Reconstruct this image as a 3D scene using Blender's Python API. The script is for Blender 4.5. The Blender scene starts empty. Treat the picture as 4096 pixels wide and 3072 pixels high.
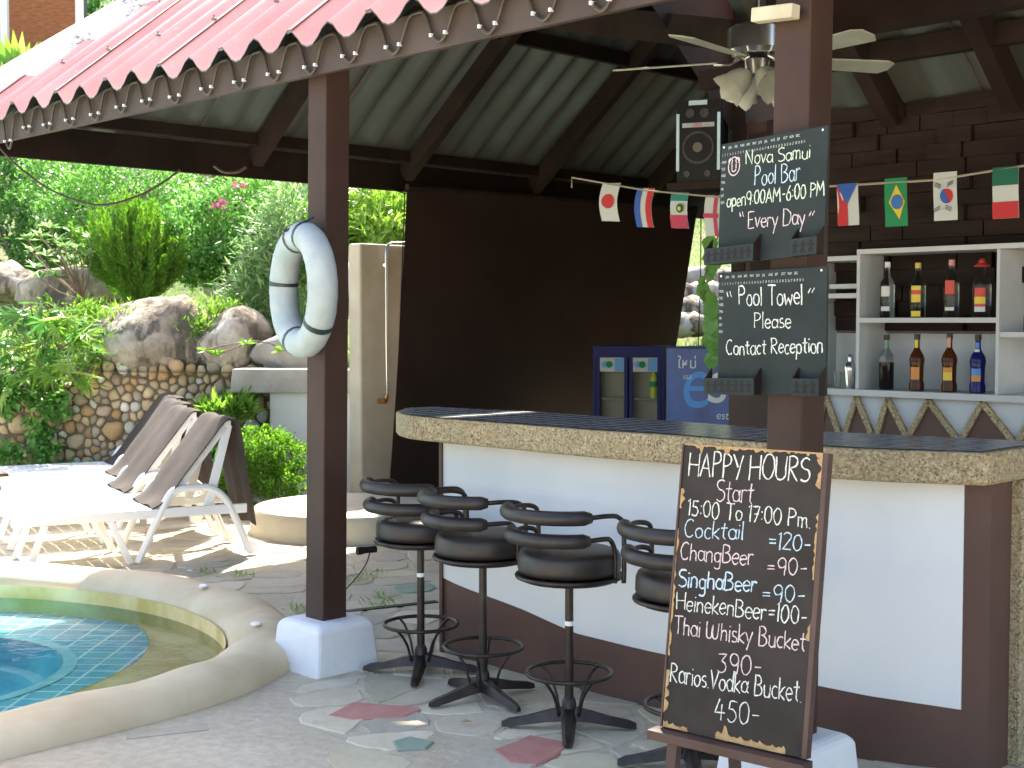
import bpy, bmesh, math, random
import numpy as np
from mathutils import Vector, Matrix
random.seed(7)
RNG = np.random.default_rng(11)
SC = bpy.context.scene
COL = SC.collection
# ------------------------------------------------------------------ camera, light, exposure
F_PX, PITCH, CAM_H = 1350.0, math.radians(2.63), 1.65
cam_d = bpy.data.cameras.new('camera'); cam = bpy.data.objects.new('camera', cam_d); COL.objects.link(cam)
cam_d.sensor_width = 36; cam_d.lens = F_PX / 1024 * 36; cam_d.clip_end = 2000; cam_d.clip_start = .05
cam.location = (0, 0, CAM_H); cam.rotation_euler = (math.pi / 2 - PITCH, 0, 0)
cam_d.dof.use_dof = True; cam_d.dof.focus_distance = 5.4; cam_d.dof.aperture_fstop = 9
SC.camera = cam
SUN = Vector((.03, .62, .785)).normalized()
w = bpy.data.worlds.new("World"); SC.world = w; w.use_nodes = True
nt = w.node_tree; bg = nt.nodes['Background']
sky = nt.nodes.new('ShaderNodeTexSky'); sky.sky_type = 'NISHITA'; sky.sun_disc = False
sky.sun_elevation = math.asin(SUN.z); sky.sun_rotation = math.atan2(SUN.x, SUN.y)
sky.air_density = 1.0; sky.dust_density = 2.5
nt.links.new(sky.outputs[0], bg.inputs[0]); bg.inputs[1].default_value = 0.15
sl = bpy.data.lights.new('sun', 'SUN'); sl.energy = 5.0; sl.angle = math.radians(.9); sl.color = (1, .96, .88)
so = bpy.data.objects.new('sun', sl); COL.objects.link(so)
so.rotation_euler = (-SUN).to_track_quat('-Z', 'Y').to_euler(); so.location = (0, 30, 40)
SC.view_settings.view_transform = 'Standard'; SC.view_settings.look = 'None'
SC.view_settings.gamma = 1; SC.view_settings.use_curve_mapping = False
SC.view_settings.exposure = 2.0
SC.view_settings.use_white_balance = True; SC.view_settings.white_balance_temperature = 7100; SC.view_settings.white_balance_tint = 10

# ------------------------------------------------------------------ helpers
_cp, _sp = math.cos(PITCH), math.sin(PITCH)
def ray(px, py):
    a, b = (px - 512) / F_PX, -(py - 384) / F_PX
    return Vector((a, _cp + b * _sp, -_sp + b * _cp))
def at(px, py, Y):                       # point seen at a pixel, at distance Y
    r = ray(px, py); t = Y / r.y
    return Vector((r.x * t, Y, CAM_H + r.z * t))
def ong(px, py, z=0.0):                  # point seen at a pixel, at height z
    r = ray(px, py); t = (z - CAM_H) / r.z
    return Vector((r.x * t, r.y * t, z))
def ats(px, py, s):                      # on the vertical plane x+y=s
    r = ray(px, py); t = s / (r.x + r.y)
    return Vector((r.x * t, r.y * t, CAM_H + r.z * t))
def SW(s, w, z): return Vector(((s - w) / 2, (s + w) / 2, z))
U = Vector((.7071, -.7071, 0)); V = Vector((.7071, .7071, 0)); Z = Vector((0, 0, 1))

def tag(o, label=None, cat=None, group=None, kind=None):
    if label: o['label'] = label
    if cat: o['category'] = cat
    if group: o['group'] = group
    if kind: o['kind'] = kind
    return o
def thing(name, loc, label, cat, group=None, rz=0):
    o = bpy.data.objects.new(name, None); COL.objects.link(o); o.location = loc; o.rotation_euler = (0, 0, rz)
    o.empty_display_size = .1
    return tag(o, label, cat, group)
def root_of(o):
    while o.parent: o = o.parent
    return o
class MB:
    def __init__(s): s.v = []; s.f = []; s.m = []; s.mi = 0
    def add(s, vs, fs):
        b = len(s.v); s.v += [tuple(v) for v in vs]
        for f in fs: s.f.append(tuple(b + i for i in f)); s.m.append(s.mi)
        return s
    def box(s, c, ex, ey, ez):           # c centre, half vectors
        c = Vector(c); ex = Vector(ex); ey = Vector(ey); ez = Vector(ez)
        vs = [c + a * ex + b * ey + d * ez for d in (-1, 1) for b in (-1, 1) for a in (-1, 1)]
        if ex.cross(ey).dot(ez) < 0:
            fs = [(0,1,3,2),(4,6,7,5),(0,4,5,1),(2,3,7,6),(0,2,6,4),(1,5,7,3)]
        else:
            fs = [(0,2,3,1),(4,5,7,6),(0,1,5,4),(2,6,7,3),(0,4,6,2),(1,3,7,5)]
        return s.add(vs, fs)
    def abox(s, x0, x1, y0, y1, z0, z1):
        return s.box(((x0+x1)/2,(y0+y1)/2,(z0+z1)/2), ((x1-x0)/2,0,0), (0,(y1-y0)/2,0), (0,0,(z1-z0)/2))
    def beam(s, a, b, wd, ht, up=Z):     # bar from a to b
        a = Vector(a); b = Vector(b); d = (b - a); L = d.length; d.normalize()
        side = d.cross(up).normalized(); u2 = side.cross(d).normalized()
        return s.box((a + b) / 2, d * L / 2, side * wd / 2, u2 * ht / 2)
    def tube(s, pts, r, n=8, closed=False, cap=True):
        pts = [Vector(p) for p in pts]; m = len(pts)
        rs = r if isinstance(r, (list, tuple)) else [r] * m
        prev = None; rings = []
        for i, p in enumerate(pts):
            if closed: t = (pts[(i + 1) % m] - pts[i - 1])
            else: t = pts[min(i + 1, m - 1)] - pts[max(i - 1, 0)]
            t.normalize()
            if prev is None:
                ref = Z if abs(t.z) < .9 else Vector((1, 0, 0))
                a = t.cross(ref).normalized()
            else:
                a = (prev - t * prev.dot(t)).normalized()
            prev = a; b = t.cross(a)
            rings.append([p + (a * math.cos(k * 2 * math.pi / n) + b * math.sin(k * 2 * math.pi / n)) * rs[i] for k in range(n)])
        vs = [v for r_ in rings for v in r_]; fs = []
        for i in range(m if closed else m - 1):
            j = (i + 1) % m
            for k in range(n):
                k2 = (k + 1) % n
                fs.append((i * n + k, i * n + k2, j * n + k2, j * n + k))
        if cap and not closed:
            fs.append(tuple(range(n - 1, -1, -1))); fs.append(tuple((m - 1) * n + k for k in range(n)))
        return s.add(vs, fs)
    def lathe(s, prof, c=(0, 0, 0), n=20, cap=True):
        c = Vector(c); vs = []
        for r, z in prof:
            for k in range(n):
                a = 2 * math.pi * k / n
                vs.append(c + Vector((r * math.cos(a), r * math.sin(a), z)))
        fs = []
        for i in range(len(prof) - 1):
            for k in range(n):
                k2 = (k + 1) % n
                fs.append((i * n + k, i * n + k2, (i + 1) * n + k2, (i + 1) * n + k))
        if cap:
            fs.append(tuple(range(n - 1, -1, -1))); fs.append(tuple((len(prof) - 1) * n + k for k in range(n)))
        return s.add(vs, fs)
    def prism(s, poly, d):               # 3d polygon extruded by vector d
        n = len(poly); d = Vector(d); poly = [Vector(p) for p in poly]
        s.add(poly + [p + d for p in poly],
              [tuple(range(n - 1, -1, -1)), tuple(range(n, 2 * n))] + [(i, (i + 1) % n, n + (i + 1) % n, n + i) for i in range(n)])
        return s
    def build(s, name, mat, parent=None, origin=None, smooth=False, bevel=0, local=False, angle=40):
        me = bpy.data.meshes.new(name)
        off = Vector((0, 0, 0))
        if not local:
            if parent is not None: off = root_of(parent).location.copy()
            elif origin is not None: off = Vector(origin)
        vs = [(v[0] - off.x, v[1] - off.y, v[2] - off.z) for v in s.v] if off.length > 0 else s.v
        me.from_pydata(vs, [], s.f)
        mats = mat if isinstance(mat, (list, tuple)) else [mat]
        for m in mats: me.materials.append(m)
        if len(mats) > 1: me.polygons.foreach_set('material_index', s.m)
        o = bpy.data.objects.new(name, me); COL.objects.link(o)
        if parent is not None: o.parent = parent
        elif origin is not None: o.location = Vector(origin)
        if smooth:
            me.polygons.foreach_set('use_smooth', [True] * len(me.polygons))
            if angle < 180:
                try: me.set_sharp_from_angle(angle=math.radians(angle))
                except Exception: pass
        if bevel:
            b = o.modifiers.new('bevel', 'BEVEL'); b.width = bevel; b.segments = 2; b.limit_method = 'ANGLE'
        me.update()
        return o
def copy_tree(o, parent=None):
    c = o.copy(); COL.objects.link(c)
    if parent: c.parent = parent; c.matrix_parent_inverse = o.matrix_parent_inverse.copy()
    for ch in list(o.children): copy_tree(ch, c)
    return c
def chaikin(p, it=2, closed=True):
    p = [Vector(q) for q in p]
    for _ in range(it):
        o = []; n = len(p)
        for i in range(n if closed else n - 1):
            a, b = p[i], p[(i + 1) % n]
            o += [a * .75 + b * .25, a * .25 + b * .75]
        if not closed: o = [p[0]] + o + [p[-1]]
        p = o
    return p
def spline(pts, n=8):                    # catmull-rom through points
    pts = [Vector(p) for p in pts]; P = [pts[0] * 2 - pts[1]] + pts + [pts[-1] * 2 - pts[-2]]; o = []
    for i in range(1, len(P) - 2):
        for k in range(n):
            t = k / n; a, b, c, d = P[i-1], P[i], P[i+1], P[i+2]
            o.append(.5 * ((2*b) + (c-a)*t + (2*a-5*b+4*c-d)*t*t + (3*b-a-3*c+d)*t**3))
    o.append(pts[-1]); return o
def inside(poly, x, y):
    c = False; n = len(poly); j = n - 1
    for i in range(n):
        xi, yi, xj, yj = poly[i][0], poly[i][1], poly[j][0], poly[j][1]
        if (yi > y) != (yj > y) and x < (xj - xi) * (y - yi) / (yj - yi) + xi: c = not c
        j = i
    return c
def offset(poly, d):                     # inwards for a counter-clockwise outline
    n = len(poly); o = []
    for i in range(n):
        t = (poly[(i + 1) % n] - poly[i - 1]); t.z = 0; t.normalize()
        o.append(poly[i] + Vector((-t.y, t.x, 0)) * d)
    return o
def fill(loops, z):                      # flat sheet with holes
    cu = bpy.data.curves.new('tmp', 'CURVE'); cu.dimensions = '2D'; cu.fill_mode = 'BOTH'
    for L in loops:
        sp = cu.splines.new('POLY'); sp.points.add(len(L) - 1); sp.use_cyclic_u = True
        for i, p in enumerate(L): sp.points[i].co = (p[0], p[1], 0, 1)
    o = bpy.data.objects.new('tmp', cu); COL.objects.link(o)
    dg = bpy.context.evaluated_depsgraph_get(); me = bpy.data.meshes.new_from_object(o.evaluated_get(dg))
    vs = [(v.co.x, v.co.y, z) for v in me.vertices]; fs = [tuple(p.vertices) for p in me.polygons]
    bpy.data.objects.remove(o); bpy.data.curves.remove(cu); bpy.data.meshes.remove(me)
    mb = MB(); out = []
    for f in fs:
        a, b, c = Vector(vs[f[0]]), Vector(vs[f[1]]), Vector(vs[f[2]])
        out.append(f if (b - a).cross(c - a).z > 0 else tuple(reversed(f)))
    mb.add(vs, out); return mb

# ------------------------------------------------------------------ materials
def new_mat(name):
    m = bpy.data.materials.new(name); m.use_nodes = True
    return m, m.node_tree, m.node_tree.nodes['Principled BSDF']
def NN(t, typ, **kw):
    n = t.nodes.new(typ)
    for k, v in kw.items(): setattr(n, k, v)
    return n
def coords(t, kind='Object', scale=(1, 1, 1)):
    c = NN(t, 'ShaderNodeTexCoord'); mp = NN(t, 'ShaderNodeMapping'); mp.inputs['Scale'].default_value = scale
    if kind == 'World':
        g = NN(t, 'ShaderNodeNewGeometry'); t.links.new(g.outputs['Position'], mp.inputs[0])
    else: t.links.new(c.outputs[kind], mp.inputs[0])
    return mp.outputs[0]
def ramp(t, fac, stops):
    r = NN(t, 'ShaderNodeValToRGB'); e = r.color_ramp.elements
    while len(e) < len(stops): e.new(.5)
    for i, (p, c) in enumerate(stops): e[i].position = p; e[i].color = (*c, 1) if len(c) == 3 else c
    t.links.new(fac, r.inputs[0]); return r.outputs[0]
def noise(t, co, scale, detail=4, rough=.55):
    n = NN(t, 'ShaderNodeTexNoise'); n.inputs['Scale'].default_value = scale; n.inputs['Detail'].default_value = detail
    n.inputs['Roughness'].default_value = rough; t.links.new(co, n.inputs['Vector']); return n.outputs[0]
def mix(t, fac, a, b, mode='MIX'):
    m = NN(t, 'ShaderNodeMix', data_type='RGBA', blend_type=mode)
    if isinstance(fac, (int, float)): m.inputs[0].default_value = fac
    else: t.links.new(fac, m.inputs[0])
    for i, x in ((6, a), (7, b)):
        if isinstance(x, tuple): m.inputs[i].default_value = (*x, 1) if len(x) == 3 else x
        else: t.links.new(x, m.inputs[i])
    return m.outputs[2]
def bumpn(t, p, h, strength, dist=.01):
    b = NN(t, 'ShaderNodeBump'); b.inputs['Strength'].default_value = strength; b.inputs['Distance'].default_value = dist
    t.links.new(h, b.inputs['Height']); t.links.new(b.outputs[0], p.inputs['Normal'])
def M(name, c1, c2=None, scale=6, rough=.6, bump=0, bscale=40, bdist=.01, metal=0, spec=.5, stretch=(1,1,1), lo=.35, hi=.65, kind='Object', coat=0):
    m, t, p = new_mat(name); p.inputs['Roughness'].default_value = rough; p.inputs['Metallic'].default_value = metal
    p.inputs['Specular IOR Level'].default_value = spec; p.inputs['Coat Weight'].default_value = coat
    co = coords(t, kind, stretch)
    if c2 is None: p.inputs['Base Color'].default_value = (*c1, 1)
    else: t.links.new(ramp(t, noise(t, co, scale), [(lo, c1), (hi, c2)]), p.inputs['Base Color'])
    if bump: bumpn(t, p, noise(t, co, bscale, 5), bump, bdist)
    return m
def leafmat(name, a, b, c, rough=.42, trans=.35, scale=3.0):
    m, t, p = new_mat(name)
    g = NN(t, 'ShaderNodeAttribute', attribute_name='lv')
    col = ramp(t, g.outputs['Fac'], [(0, a), (.5, b), (1, c)])
    t.links.new(col, p.inputs['Base Color']); p.inputs['Roughness'].default_value = rough
    tr = NN(t, 'ShaderNodeBsdfTranslucent'); hs = NN(t, 'ShaderNodeHueSaturation'); hs.inputs['Value'].default_value = 1.5
    hs.inputs['Hue'].default_value = .495; hs.inputs['Saturation'].default_value = 1.1
    t.links.new(col, hs.inputs['Color']); t.links.new(hs.outputs[0], tr.inputs[0])
    mx = NN(t, 'ShaderNodeMixShader'); mx.inputs[0].default_value = trans
    out = t.nodes['Material Output']; t.links.new(p.outputs[0], mx.inputs[1]); t.links.new(tr.outputs[0], mx.inputs[2]); t.links.new(mx.outputs[0], out.inputs[0])
    return m
brown = M('brown_paint', (.040,.019,.013), (.056,.028,.019), 3, .55, .15, 60, .004, spec=.3)
fasciam = M('fascia_paint', (.060,.042,.035), (.085,.062,.052), 2.5, .6, .3, 50, .004, spec=.3)
brown_wall = M('brown_wall_paint', (.085,.040,.028), (.112,.056,.040), 2, .6, .3, 90, .004)
timber = M('dark_timber', (.017,.010,.008), (.030,.018,.013), 3, .8, .2, 50, .004, spec=.2)
redroof_m, t, p = new_mat('red_roof_paint')
co = coords(t, 'World'); n1 = noise(t, co, 2.2, 6); n2 = noise(t, co, 38, 3)
c_ = ramp(t, n1, [(.3, (.76,.30,.27)), (.7, (.84,.40,.36))]); sp_ = ramp(t, n2, [(.66, (0,0,0)), (.72, (1,1,1))])
t.links.new(mix(t, NN(t,'ShaderNodeMath').outputs[0] if False else sp_, c_, (.78,.52,.50)), p.inputs['Base Color']); p.inputs['Roughness'].default_value = .38
bumpn(t, p, noise(t, co, 60, 4), .1, .003)
redroof = redroof_m
def under_mat(name, sc, k=1.0):
    m, t, p = new_mat(name); co = coords(t, 'World'); n1 = noise(t, co, 1.6, 6); n2 = noise(t, co, 30, 4)
    mp = NN(t, 'ShaderNodeMapping'); mp.vector_type = 'POINT'; mp.inputs['Rotation'].default_value = (0, 0, math.radians(-45)); t.links.new(co, mp.inputs[0])
    m2 = NN(t, 'ShaderNodeMapping'); m2.inputs['Scale'].default_value = sc; t.links.new(mp.outputs[0], m2.inputs[0]); n3 = noise(t, m2.outputs[0], 1, 3)
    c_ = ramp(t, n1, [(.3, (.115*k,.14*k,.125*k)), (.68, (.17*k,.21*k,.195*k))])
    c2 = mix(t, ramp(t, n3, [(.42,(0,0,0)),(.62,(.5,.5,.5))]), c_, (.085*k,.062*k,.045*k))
    t.links.new(mix(t, ramp(t, n2, [(.4,(0,0,0)),(.8,(.5,.5,.5))]), c2, (.15*k,.13*k,.10*k)), p.inputs['Base Color']); p.inputs['Roughness'].default_value = .85; p.inputs['Specular IOR Level'].default_value = .2
    return m
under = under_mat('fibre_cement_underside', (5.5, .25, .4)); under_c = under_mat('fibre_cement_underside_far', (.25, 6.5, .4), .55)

whitew = M('white_wall_paint', (.68,.70,.70), (.76,.77,.76), 1.2, .7, .35, 14, .006)
whitep = M('white_plastic', (.80,.80,.80), (.84,.84,.84), 3, .35)
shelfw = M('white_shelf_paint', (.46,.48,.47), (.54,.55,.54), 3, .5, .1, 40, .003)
whiteb = M('white_block_paint', (.72,.73,.75), (.80,.80,.80), 3, .75, .5, 9, .012)
mortarw = M('white_hip_mortar', (.66,.67,.66), (.80,.80,.78), 5, .85, .8, 14, .02)
t = mortarw.node_tree; p = t.nodes['Principled BSDF']; co = coords(t, 'World'); base_l = p.inputs['Base Color'].links[0].from_socket
n1 = noise(t, co, 2.6, 2); n2 = noise(t, coords(t, 'World', (1, 1, 2.5)), 26, 6, .7); mm = NN(t, 'ShaderNodeMath', operation='MULTIPLY'); t.links.new(n1, mm.inputs[0]); t.links.new(n2, mm.inputs[1])
t.links.new(mix(t, ramp(t, mm.outputs[0], [(.315, (0,0,0)), (.36, (.85,.85,.85))]), base_l, (.05,.05,.05)), p.inputs['Base Color'])
hipdirt = M('black_mould_patch', (.03,.03,.03), (.12,.12,.11), 30, .95)
steel = M('dark_steel', (.030,.024,.022), (.055,.042,.036), 20, .38, .1, 80, .002, metal=.55)
vinyl = M('black_vinyl', (.017,.013,.012), (.030,.023,.020), 12, .45, .25, 120, .002)
blackp = M('black_plastic', (.008,.009,.011), None, 1, .5, spec=.25)
chrome = M('chrome', (.62,.62,.62), None, 1, .22, metal=1)
brass = M('brass_tap', (.55,.30,.10), None, 1, .35, metal=.9)
bandm = M('black_band', (.02,.035,.04), None, 1, .4)
ringm = M('life_ring_canvas', (.33,.39,.40), (.44,.49,.49), 7, .62, .4, 30, .004)
conc = M('weathered_concrete', (.30,.28,.25), (.40,.385,.36), 5, .9, .5, 30, .01)
beige = M('beige_plaster', (.44,.39,.30), (.54,.49,.39), 3, .85, .35, 40, .006)
screwm = M('screw_dark', (.10,.08,.075), (.3,.28,.27), 200, .5)
chalkb = M('slate_board', (.014,.022,.022), (.025,.034,.034), 4, .65, .1, 60, .002, spec=.25)
chalkd = M('chalkboard_dark', (.017,.014,.012), (.036,.028,.024), 5, .65, .15, 60, .002, spec=.3)
ply = M('raw_chipped_wood', (.34,.21,.09), (.47,.31,.15), 30, .85, .6, 60, .01)
cable = M('brown_cable', (.050,.034,.022), (.075,.055,.04), 20, .5)
rope = M('string', (.35,.31,.24), None, 1, .9)
towel = M('brown_towel', (.036,.028,.025), (.060,.046,.042), 4, .95, .5, 110, .005)
soil = M('soil', (.10,.075,.05), (.20,.16,.11), 4, .95, .6, 20, .03, kind='World')
gold = M('cream_wood_block', (.42,.38,.26), (.55,.50,.36), 9, .7, .3, 40, .004)
def chalkm(name, c):
    m, t, p = new_mat(name); co = coords(t, 'World'); n = noise(t, co, 420, 2)
    t.links.new(ramp(t, n, [(.36, tuple(x * .45 for x in c)), (.52, c)]), p.inputs['Base Color']); p.inputs['Roughness'].default_value = .95; return m
ck_w = chalkm('chalk_white', (.74,.76,.70)); ck_p = chalkm('chalk_pink', (.76,.60,.62)); ck_b = chalkm('chalk_blue', (.52,.68,.78)); ck_y = chalkm('chalk_green', (.66,.76,.60))
printw = M('white_print', (.60,.62,.60), None, 1, .8)
# exposed aggregate
agg, t, p = new_mat('exposed_aggregate')
co = coords(t, 'World'); vo = NN(t, 'ShaderNodeTexVoronoi'); vo.inputs['Scale'].default_value = 130; t.links.new(co, vo.inputs['Vector'])
bw = NN(t, 'ShaderNodeSeparateColor'); t.links.new(vo.outputs['Color'], bw.inputs[0])
c_ = ramp(t, bw.outputs[0], [(0, (.06,.05,.035)), (.14, (.24,.17,.08)), (.5, (.37,.28,.145)), (.85, (.48,.38,.22)), (1, (.56,.49,.35))])
t.links.new(mix(t, ramp(t, noise(t, co, 3), [(.3,(0,0,0)),(.7,(.5,.5,.5))]), c_, (.27,.22,.14)), p.inputs['Base Color'])
p.inputs['Roughness'].default_value = .7; bumpn(t, p, vo.outputs['Distance'], .6, .004)
# counter tiles
tilem, t, p = new_mat('counter_tiles')
co = coords(t, 'World'); mp = NN(t, 'ShaderNodeMapping'); mp.inputs['Rotation'].default_value = (0, 0, math.radians(45)); t.links.new(co, mp.inputs[0])
br = NN(t, 'ShaderNodeTexBrick'); br.offset = 0; br.inputs['Scale'].default_value = 1; br.inputs['Mortar Size'].default_value = .0035
br.inputs['Brick Width'].default_value = .1; br.inputs['Row Height'].default_value = .1
br.inputs['Color1'].default_value = (.15,.16,.18,1); br.inputs['Color2'].default_value = (.20,.21,.23,1); br.inputs['Mortar'].default_value = (.50,.48,.44,1)
t.links.new(mp.outputs[0], br.inputs['Vector']); t.links.new(br.outputs[0], p.inputs['Base Color'])
rr = NN(t, 'ShaderNodeMapRange'); rr.inputs[3].default_value = .22; rr.inputs[4].default_value = .7; t.links.new(br.outputs[1], rr.inputs[0]); t.links.new(rr.outputs[0], p.inputs['Roughness'])
iv = NN(t, 'ShaderNodeMath', operation='SUBTRACT'); iv.inputs[0].default_value = 1; t.links.new(br.outputs[1], iv.inputs[1]); bumpn(t, p, iv.outputs[0], .5, .003)
# pool tiles
ptile, t, p = new_mat('pool_tiles')
co = coords(t, 'World'); mp = NN(t, 'ShaderNodeMapping'); mp.inputs['Rotation'].default_value = (0, 0, math.radians(2)); t.links.new(co, mp.inputs[0])
br = NN(t, 'ShaderNodeTexBrick'); br.offset = 0; br.inputs['Scale'].default_value = 1; br.inputs['Mortar Size'].default_value = .007
br.inputs['Brick Width'].default_value = .15; br.inputs['Row Height'].default_value = .13
br.inputs['Color1'].default_value = (.004,.34,.50,1); br.inputs['Color2'].default_value = (.01,.42,.58,1); br.inputs['Mortar'].default_value = (.50,.78,.76,1)
t.links.new(mp.outputs[0], br.inputs['Vector']); t.links.new(br.outputs[0], p.inputs['Base Color']); p.inputs['Roughness'].default_value = .4
olive = M('algae_stained_plaster', (.56,.40,.12), (.78,.62,.32), 4, .8, .2, 20, .01, kind='World')
rimm = M('pool_rim_plaster', (.58,.45,.285), (.68,.555,.38), 3.5, .75, .25, 50, .005, kind='World')
# water
waterm = bpy.data.materials.new('pool_water'); waterm.use_nodes = True; t = waterm.node_tree; t.nodes.remove(t.nodes['Principled BSDF'])
tr = NN(t, 'ShaderNodeBsdfTransparent'); tr.inputs[0].default_value = (.90,.97,.95,1); gl = NN(t, 'ShaderNodeBsdfGlossy'); gl.inputs['Roughness'].default_value = .015
fr = NN(t, 'ShaderNodeFresnel'); fr.inputs['IOR'].default_value = 1.2; mx = NN(t, 'ShaderNodeMixShader')
co = coords(t, 'World'); nz = noise(t, co, 5, 3); b_ = NN(t, 'ShaderNodeBump'); b_.inputs['Strength'].default_value = .22; b_.inputs['Distance'].default_value = .03
t.links.new(nz, b_.inputs['Height']); t.links.new(b_.outputs[0], fr.inputs['Normal']); t.links.new(b_.outputs[0], gl.inputs['Normal'])
t.links.new(fr.outputs[0], mx.inputs[0]); t.links.new(tr.outputs[0], mx.inputs[1]); t.links.new(gl.outputs[0], mx.inputs[2]); t.links.new(mx.outputs[0], t.nodes['Material Output'].inputs[0])
# ground cement between stones
cement, t, p = new_mat('paving_cement')
co = coords(t, 'World'); n1 = noise(t, co, 1.1, 7, .6); n2 = noise(t, co, 22, 5)
c_ = ramp(t, n1, [(.3, (.46,.39,.285)), (.5, (.58,.50,.38)), (.72, (.68,.59,.46))])
t.links.new(mix(t, ramp(t, n2, [(.3,(0,0,0)),(.75,(.55,.55,.55))]), c_, (.30,.25,.185)), p.inputs['Base Color']); p.inputs['Roughness'].default_value = .88
bumpn(t, p, noise(t, co, 9, 8, .65), .55, .03)
def stonem(name, a, b):
    m, t, p = new_mat(name); co = coords(t, 'World'); oi = NN(t, 'ShaderNodeObjectInfo')
    c_ = ramp(t, noise(t, co, 7, 6, .65), [(.3, a), (.7, b)])
    hs = NN(t, 'ShaderNodeHueSaturation'); mr = NN(t, 'ShaderNodeMapRange'); mr.inputs[3].default_value = .8; mr.inputs[4].default_value = 1.18
    t.links.new(oi.outputs['Random'], mr.inputs[0]); t.links.new(mr.outputs[0], hs.inputs['Value']); t.links.new(c_, hs.inputs['Color']); t.links.new(hs.outputs[0], p.inputs['Base Color'])
    p.inputs['Roughness'].default_value = .85; bumpn(t, p, noise(t, co, 26, 7, .6), .5, .012); return m
st_beige = stonem('paving_stone_beige', (.50,.43,.315), (.62,.54,.41)); st_grey = stonem('paving_stone_grey', (.46,.40,.31), (.56,.50,.40))
st_cream = stonem('paving_stone_cream', (.47,.41,.28), (.56,.50,.36)); st_red = stonem('paving_stone_red', (.44,.17,.14), (.52,.25,.21)); st_green = stonem('paving_stone_green', (.20,.27,.20), (.28,.34,.26))
pb_a = stonem('pebble_orange', (.38,.22,.10), (.52,.36,.20)); pb_b = stonem('pebble_tan', (.42,.31,.17), (.58,.47,.32)); pb_c = stonem('pebble_grey', (.30,.25,.18), (.44,.38,.29)); pb_d = stonem('pebble_pale', (.52,.49,.43), (.66,.63,.58)); pb_e = stonem('pebble_pink', (.38,.28,.20), (.50,.40,.30))
mort = M('dark_wall_mortar', (.10,.08,.055), (.20,.165,.12), 9, .95, .8, 30, .03, kind='World')
rockm, t, p = new_mat('granite_boulder')
co = coords(t, 'World'); n1 = noise(t, co, 2.0, 8, .62); st = coords(t, 'World', (5, 5, .7)); n2 = noise(t, st, 1.6, 5)
c_ = ramp(t, n1, [(.3, (.10,.075,.05)), (.48, (.32,.265,.20)), (.66, (.62,.57,.49))])
t.links.new(mix(t, ramp(t, n2, [(.46,(0,0,0)),(.58,(.9,.9,.9))]), c_, (.07,.06,.045)), p.inputs['Base Color']); p.inputs['Roughness'].default_value = .9
bumpn(t, p, noise(t, co, 11, 8, .65), .8, .05)
grassy, t, p = new_mat('hill_ground')
co = coords(t, 'World'); n1 = noise(t, co, .9, 7, .6)
t.links.new(ramp(t, n1, [(.34, (.06,.11,.03)), (.5, (.12,.19,.05)), (.62, (.20,.19,.09)), (.75, (.28,.24,.16))]), p.inputs['Base Color']); p.inputs['Roughness'].default_value = .95
bumpn(t, p, noise(t, co, 8, 8, .7), 1, .1)
lf_dark = leafmat('leaf_dark', (.030,.105,.025), (.06,.17,.04), (.13,.28,.07), .32, .35)
lf_mid = leafmat('leaf_mid', (.06,.19,.045), (.12,.31,.07), (.28,.48,.16), .33, .42)
lf_lime = leafmat('leaf_lime', (.08,.19,.03), (.15,.31,.05), (.28,.42,.10), .35, .42)
lf_grey = leafmat('leaf_grey_green', (.08,.19,.07), (.16,.30,.11), (.32,.45,.22), .35, .35)
lf_fern = leafmat('leaf_conifer', (.06,.17,.02), (.11,.26,.035), (.19,.36,.06), .7, .45)
grassm = leafmat('grass_blades', (.12,.23,.04), (.20,.34,.07), (.36,.42,.16), .6, .35)
flowerm = M('bougainvillea_bract', (.62,.10,.30), (.75,.28,.42), 6, .6)
stemm = M('woody_stem', (.12,.085,.055), (.22,.17,.12), 12, .9)

# ------------------------------------------------------------------ ground, pool
outer = chaikin([Vector((x, y, 0)) for x, y in [(-9,2.2),(-5.5,2.6),(-3.8,3.3),(-2.8,4.1),(-2.25,4.65),(-1.92,5.02),(-1.63,5.33),(-1.40,5.58),(-1.20,5.88),(-1.08,6.18),(-1.04,6.5),(-1.08,6.85),(-1.19,7.2),(-1.38,7.55),(-1.70,7.95),(-2.2,8.33),(-2.8,8.58),(-3.4,8.68),(-4.5,8.72),(-6.5,8.5),(-9,8.3)]], 2)
rimc = offset(outer, .18)
big = [Vector(p) for p in ((-400,-400,0),(400,-400,0),(400,400,0),(-400,400,0))]
g = fill([big, rimc], 0).build('ground', cement); tag(g, 'grey weathered cement deck around the pool and bar', kind='structure')
rim = MB(); n = len(outer); prof = [(0,-.05),(-.005,.03),(.03,.085),(.09,.118),(.17,.126),(.26,.11),(.33,.07),(.36,.02),(.365,-.05),(.37,-.2)]
rings = [offset(outer, d) for d, z in prof]
vs = [];
for (d, z), L in zip(prof, rings): vs += [Vector((q.x, q.y, z + .006 * math.sin(i * .9) * (z > 0))) for i, q in enumerate(L)]
fs = [(a * n + i, a * n + (i + 1) % n, (a + 1) * n + (i + 1) % n, (a + 1) * n + i) for a in range(len(prof) - 1) for i in range(n)]
rim.add(vs, fs); o = rim.build('pool_rim', rimm, smooth=True, angle=180); tag(o, 'rounded beige plaster rim round the pool', kind='structure')
b1 = offset(outer, .37)
tile_px = [(0,600),(30,601),(62,604),(96,611),(126,618),(144,628),(150,641),(147,652),(138,662),(118,674),(95,685),(66,697),(39,707),(0,719)]
tp_ = [ong(x, y, -.12) for x, y in tile_px]
tile_out = chaikin(tp_ + [Vector((-2.9, 5.2, 0)), Vector((-4.5, 4.1, 0)), Vector((-7.5, 3.3, 0)), Vector((-8.2, 5.5, 0)), Vector((-7.5, 7.7, 0)), Vector((-5, 8.3, 0))][::1], 1)
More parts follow.
